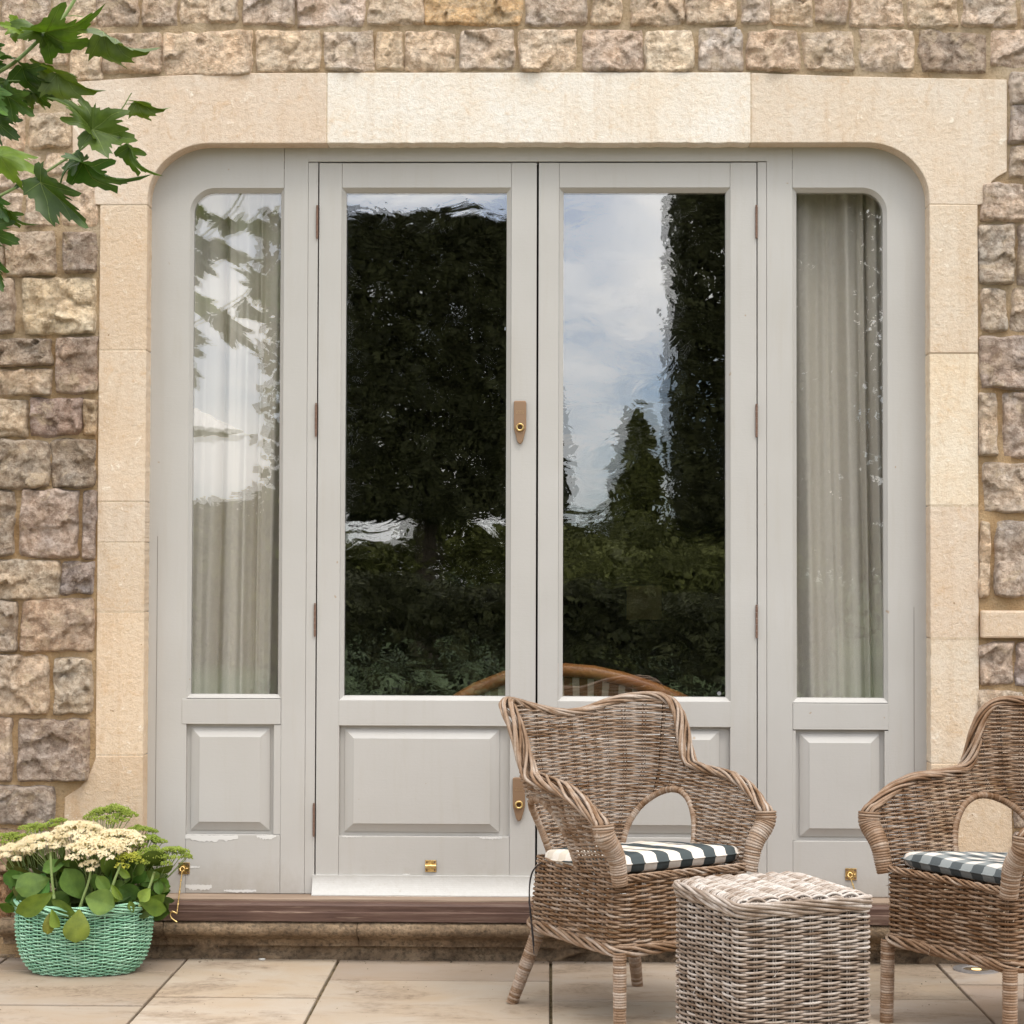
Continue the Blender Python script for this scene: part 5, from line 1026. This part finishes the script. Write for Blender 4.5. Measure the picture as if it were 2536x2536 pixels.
def floret(mb, p, n, s, r_, cream):
    n = n/np.linalg.norm(n); a = np.cross(n, [0.3, 0.9, 0.1]); a /= np.linalg.norm(a); b = np.cross(n, a); ph = r_.uniform(0, 6.28); tn = r_.uniform(0, 0.8)
    k = 5 if cream else 4; V = [p+n*s*(0.15 if cream else 0.8)]; q_ = []
    for i in range(k):
        t0 = ph+2*np.pi*i/k; t1 = t0+np.pi/k
        V.append(p+s*((np.cos(t0)*a+np.sin(t0)*b)*(1.0 if cream else 0.55)+n*(0.35 if cream else 0.1))); V.append(p+s*((np.cos(t1)*a+np.sin(t1)*b)*(0.42 if cream else 0.5)+n*(0.05 if cream else -0.2)))
    tr = [(0, 1+2*i, 2+2*i) for i in range(k)]+[(0, 2+2*i, 1+2*((i+1) % k)) for i in range(k)]
    mb.add(V, None, tr, tone=tn)
    if cream:
        for i in range(3): mb.add([p+n*s*0.2+a*s*0.1, p+n*s*0.2-a*s*0.1, p+n*s*0.95+(a*r_.normal()+b*r_.normal())*s*0.35], None, [(0, 1, 2)], tone=0.1)
for hi, ((hx, hy), hwpx, hpx, kind, Yh) in enumerate(heads):
    c = np.array(SP(hx, hy, Yh)); kpx = 5.6/F; hwpx, hpx = (hwpx*1.04, hpx*1.3) if kind == 'c' else (hwpx*1.12, hpx*1.55); rx = hwpx*kpx; rz = hpx*kpx; ry = rx*0.75; r_ = np.random.default_rng(100+hi); mb = MB(); sm = MB()
    nfl = int(850*(rx/0.06)**2*(1 if kind == 'c' else 1.25)); base = np.array([c[0]*0.75+bc.x*0.25, -0.185*0.55+Yh*0.45, max(c[2]-rz-0.06, soilz+0.05)])
    ncl = max(5, int(20*(rx/0.06)**2)); cl = []
    for i in range(ncl):
        f = math.sqrt((i+0.5)/ncl); a = i*2.399963; cl.append((f*math.cos(a), f*math.sin(a)))
    for (u, v_) in cl:
        f2 = u*u+v_*v_; cc = c+np.array([u*rx*0.92, v_*ry*0.92, rz*(0.75*math.sqrt(max(0, 1-f2*0.92))-0.55)+r_.normal()*0.002-(0.012 if v_ < -0.5 else 0)])
        sm.tube(resample(smooth_path([tuple(base), tuple(base*0.4+cc*0.6+np.array([0, 0, -0.008])), tuple(cc)], 1), 0.02), 0.0011, 4, tone=0.3)
        rc = rx*0.30 if ncl > 10 else rx*0.5
        for _ in range(max(8, nfl//ncl)):
            d = r_.normal(size=3); d /= np.linalg.norm(d); d[2] = abs(d[2])*1.0-0.15; d[1] -= 0.15; p = cc+d*rc*np.array([1, 1, 0.62])*r_.uniform(0.75, 1.0)
            floret(mb, p, d+np.array([0, -0.3, 0.5]), (0.0050 if kind == 'c' else 0.0044)*r_.uniform(0.8, 1.15), r_, kind == 'c')
    o = mb.build('flower_head', CREAM if kind == 'c' else BUD, pt); o.color = (1, 1, 1, 1) if kind != 'y' else (1.5, 1.25, 1.0, 1); s_ = sm.build('flower_stalks', STEM, o)
    sb = MB(); root_ = (bc.x+(c[0]-bc.x)*0.55, -0.185+random.uniform(-0.03, 0.03), soilz-0.01); sb.tube(resample(smooth_path([root_, tuple((np.array(root_)+base)/2+np.array([0, -0.01, 0.01])), tuple(base)]), 0.015), 0.0036, 7); sb.build('stem', STEM, pt, smooth=True)
SL = [((125, 2176), (52, 2190), 30, 20, 1.05, 3, (0.8, .9, .9), -0.25), ((203, 2225), (172, 2150), 25, 20, 1.0, 0, (0.75, .9, .9), -0.26), ((212, 2222), (286, 2236), 25, -20, 1.15, 0, (0.95, 1, 1), -0.29), ((130, 2210), (60, 2262), 25, -30, 0.85, 1, (1.2, 1.15, 1), -0.30), ((128, 2228), (178, 2262), 30, 35, 1.0, 1, (1.1, 1.05, 1), -0.29),
      ((196, 2252), (192, 2322), 30, 5, 1.25, 3, (1.15, 0.95, 0.6), -0.315), ((128, 2252), (152, 2292), 25, 30, 1.1, 2, (1.5, 1.4, 0.9), -0.31), ((122, 2262), (128, 2306), 30, -40, 0.9, 3, (1.2, 0.8, 0.5), -0.305), ((275, 2218), (245, 2168), 15, 20, 0.8, 0, (1.0, 1.1, 1), -0.27), ((277, 2190), (305, 2226), 15, 20, 0.8, 2, (1.6, 1.5, 1.1), -0.29), ((270, 2210), (297, 2230), 15, 50, 0.8, 2, (1.6, 1.5, 1.1), -0.29),
      ((290, 2145), (322, 2172), 15, 20, 0.8, 0, (1.3, 1.3, 1.1), -0.27), ((372, 2200), (350, 2228), 25, 0, 1.2, 0, (1.5, 1.4, 1.1), -0.29), ((345, 2230), (405, 2256), 20, 20, 1.0, 1, (1.1, 1.2, 1), -0.28), ((350, 2240), (408, 2226), 20, 35, 0.8, 1, (1.2, 1.2, 1), -0.26), ((360, 2225), (300, 2200), 20, -20, 1.25, 0, (0.65, .85, 1), -0.24), ((385, 2180), (425, 2190), 20, 0, 0.95, 4, (1.1, 1.3, 1.2), -0.2), ((390, 2170), (398, 2212), 20, 0, 0.8, 0, (0.8, 1, 1), -0.22), ((335, 2170), (375, 2185), 20, 0, 1.0, 3, (0.8, 1, 1), -0.22),
      ((165, 2135), (110, 2150), 20, 30, 0.9, 0, (0.8, 1, 1), -0.24), ((150, 2140), (186, 2132), 20, 30, 0.9, 0, (0.9, 1, 1), -0.24), ((40, 2150), (28, 2182), 20, 0, 1.1, 3, (0.5, .7, .8), -0.16), ((110, 2215), (40, 2240), 10, 10, 1.0, 0, (0.6, .8, .8), -0.24), ((120, 2225), (28, 2225), 10, 40, 0.8, 0, (0.6, .8, .8), -0.22), ((235, 2205), (240, 2160), 15, 0, 0.85, 4, (0.7, 0.9, .9), -0.26), ((330, 2260), (322, 2232), 10, 20, 0.9, 2, (1, 1, 1), -0.27), ((100, 2262), (170, 2220), 10, 20, 0.9, 3, (0.7, .8, .8), -0.26)]
for b_, t_, ti, ro, wf, mi, cl, Yv in SL: put_leaf('leaf', SEDM[mi], SP(*b_, Yv), SP(*t_, Yv), R(ti), R(ro), wf, pt, cl)
for k in range(150):
    x = random.uniform(60, 385); y = random.uniform(2135, 2252); Yv = random.uniform(-0.235, -0.10); a = random.uniform(0, 6.28); l = random.uniform(40, 66)
    if random.random() < 0.6: a = math.atan2(random.uniform(-1, 0.4), (x-215)/120+random.uniform(-0.4, 0.4))
    put_leaf('leaf', random.choice(SEDM), SP(x, y, Yv), SP(x+l*math.cos(a), y+l*math.sin(a), Yv), R(random.uniform(-10, 45)), R(random.uniform(-60, 60)), random.uniform(0.8, 1.1), pt, tuple(c*random.uniform(0.5, 0.9) for c in (0.9, 1.0, 0.95)))
fs = MB(); 
for pth in ([(226, 2150), (220, 2185), (205, 2225), (196, 2255)], [(125, 2110), (127, 2160), (134, 2225)], [(300, 2140), (285, 2175), (272, 2215)], [(382, 2160), (370, 2200), (345, 2245)]):
    mbs = MB(); pp = resample(smooth_path([tuple(SP(a, b, -0.275)) for a, b in pth]), 0.012); mbs.tube(pp, np.linspace(0.0032, 0.0045, len(pp)), 8); mbs.build('stem', STEM, pt, smooth=True)
# ------------------------------------------------------------------ the garden behind the camera, mirrored in the panes
def Mz(px, py, L): return ((px-1362)/F*L, 5.95-L, CAMH+(1400-py)/F*L)
def foliage(name, mat, boxfun, n, size, seed, parent):
    r_ = np.random.default_rng(seed); c = boxfun(r_, n); n = len(c); d = r_.normal(size=(n, 3)); d /= np.linalg.norm(d, axis=1)[:, None]; e = np.cross(d, r_.normal(size=(n, 3))); e /= np.linalg.norm(e, axis=1)[:, None]; s = size*r_.uniform(0.6, 1.3, n)[:, None]
    V = np.stack([c-e*s*0.35, c+d*s*0.5, c+e*s*0.35, c-d*s*0.5], 1).reshape(-1, 3); mb = MB(); mb.add(V, np.arange(4*n).reshape(-1, 4), tone=np.repeat(r_.uniform(0, 1, n), 4)); return mb.build(name, mat, parent)
def box_tree(label, pa, pb, pt_, pbm, L, seed, n=26000, depth=1.6, trunk=None):
    x0, y, z1 = Mz(pa, pt_, L); x1, _, z0 = Mz(pb, pbm, L); t = empty('hornbeam_tree', ((x0+x1)/2, y, -0.03), label, 'tree', group='clipped trees mirrored in the glass')
    def bf(r_, n):
        u = r_.uniform(-1, 1, (n, 3)); m = r_.integers(0, 3, n); k = r_.random(n) < 0.7; sg = np.sign(r_.normal(size=n)); u[np.arange(n)[k], m[k]] = sg[k]*(1-np.abs(r_.normal(0, 0.07, k.sum())))
        u += 0.05*np.stack([fbm(u*2.3+i*7, 3, i+seed) for i in range(3)], 1); low = np.clip(-u[:, 2]-0.5, 0, 1); u[:, 0] *= 1-0.3*low*r_.random(n)
        return np.stack([u[:, 0]*(x1-x0)/2, u[:, 1]*depth/2, (z0+z1)/2+u[:, 2]*(z1-z0)/2+0.03], 1)
    foliage('crown', FOL, bf, n, 0.14, seed, t)
    mb = MB(); mb.tube(resample([(0.0+(trunk or 0), 0, 0), (0.02+(trunk or 0), 0.03, z0*0.6), (0, 0, z0+1.2)], 0.15), np.linspace(0.16, 0.10, len(resample([(0, 0, 0), (0, 0, z0+1.2)], 0.15)))[:len(resample([(0.0+(trunk or 0), 0, 0), (0.02+(trunk or 0), 0.03, z0*0.6), (0, 0, z0+1.2)], 0.15))] if False else 0.13, 10); mb.build('trunk', BARK, t, smooth=True)
    return t
box_tree('clipped dark hornbeam mirrored in the left glazed door', 846, 1262, 548, 1276, 25, 1)
box_tree('clipped dark hornbeam mirrored at the right of the right glazed door', 1662, 2040, 470, 1300, 25, 2)
box_tree('clipped dark hornbeam mirrored faintly in the right side window', 2070, 2520, 430, 1280, 25, 3, 18000)
def mound(name, label, cat, pa, pb, ptop, L, seed, n, mat=FOL2, size=0.16, depth=1.6, rough=0.25, cone=False, zb=0.0, group=None):
    x0, y, z1 = Mz(pa, ptop, L); x1 = Mz(pb, ptop, L)[0]; t = empty(name, ((x0+x1)/2, y, -0.03), label, cat, group=group)
    def bf(r_, n):
        u = r_.uniform(-1, 1, n); v = r_.uniform(-1, 1, n); w_ = 1-np.abs(r_.normal(0, 0.22, n)); w_ = np.where(r_.random(n) < 0.35, r_.random(n), w_)
        top_ = z1*(1-rough*0.5+rough*0.6*fbm(np.stack([u*(x1-x0)*0.35, v, 0*u+seed], 1), 4, seed)); 
        if cone: u = u*np.sqrt(r_.random(n))*(1-0.8*np.clip(w_, 0, 1)**1.6)
        return np.stack([u*(x1-x0)/2, v*depth/2*(1-0.5*w_), zb+np.clip(w_, 0, 1.3)*(top_-zb)], 1)
    foliage('crown', mat, bf, n, size, seed, t)
    mb = MB(); mb.tube([(0, 0, 0), (0, 0, z1*0.6)], 0.08, 8); mb.build('trunk', BARK, t); return t
mound('hedge', 'long leafy hedge mirrored low in both glazed doors', 'hedge', 300, 2700, 1276, 33, 5, 26000, depth=1.2, rough=0.30)
mound('shrub', 'green rounded shrub mirrored low in the right glazed door', 'shrub', 1500, 1980, 1310, 22, 6, 9000, size=0.10)
mound('shrub', 'low green shrub mirrored at the left of the right glazed door', 'shrub', 1370, 1540, 1345, 20, 8, 5000, size=0.09)
mound('conifer_tree', 'slim tree mirrored in the middle of the right glazed door', 'tree', 1455, 1700, 1000, 44, 7, 5200, size=0.26, cone=True, rough=0.1)
mound('conifer_tree', 'tree mirrored at the left edge of the right glazed door', 'tree', 1230, 1442, 850, 40, 9, 8000, mat=FOL, size=0.26, cone=True, rough=0.1)
mound('shrub', 'tall bushy shrub mirrored low in the left side window', 'shrub', 300, 760, 1190, 24, 12, 12000, size=0.12)
mound('shrub', 'added dark low planting that darkens the reflection along the foot of both glazed doors', 'shrub', 700, 2060, 1400, 16, 15, 16000, mat=FOL, size=0.08, depth=1.0)  # made-up planting, covers the lawn and darkens what the lower panes mirror
mound('sapling', 'thin leafed sapling mirrored at the right of the left side window', 'sapling', 640, 760, 480, 13, 10, 900, size=0.10, depth=0.9, rough=0.1)
ux, uy, uz = Mz(330, 1045, 14); um = empty('parasol', (ux, uy, 0), 'white garden parasol mirrored in the left side window', 'parasol')
mb = MB(); a = np.linspace(0, 2*np.pi, 9)[:-1]; Rm = Mz(606, 1067, 14)[0]-ux; ze = Mz(606, 1067, 14)[2]; V = np.array([[(r_*math.cos(t_), r_*math.sin(t_), ze+(1-r_/Rm)*0.42-0.03*math.sin(r_/Rm*3.1)) for r_ in np.linspace(0.01, Rm, 6)] for t_ in a]); mb.grid(V, closed_u=True); mb.build('canopy', CANVAS, um)
mb = MB(); mb.tube([(0, 0, 0), (0, 0, ze+0.5)], 0.022, 10); mb.build('pole', POLE, um); mb = MB(); mb.tube([(0, 0, -0.03), (0, 0, 0.05)], 0.22, 24, up=(0, 1, 0)); mb.build('base', METAL, um)
gr = MB(); r_ = np.random.default_rng(77)
for _ in range(420):
    x = r_.uniform(-1.6, 1.4); y = -abs(r_.normal(0, 0.03))-0.004 if r_.random() < 0.55 else r_.uniform(-0.75, -0.02); s_ = r_.uniform(0.0010, 0.0030)*(1 if r_.random() < 0.93 else 1.8)
    c = np.array([x, y, s_*0.4+0.001]); v = r_.normal(size=(5, 3)); v /= np.linalg.norm(v, axis=1)[:, None]; gr.add(c+v*s_*np.array([1, 1, 0.5]), None, [(0, 1, 2), (0, 2, 3), (0, 3, 4), (0, 4, 1), (1, 2, 3), (1, 3, 4)])
o = gr.build('grit', BED, None); o['kind'] = 'stuff'; o['label'] = 'dark grit and crumbs of soil scattered over the paving by the step'; o['category'] = 'grit'
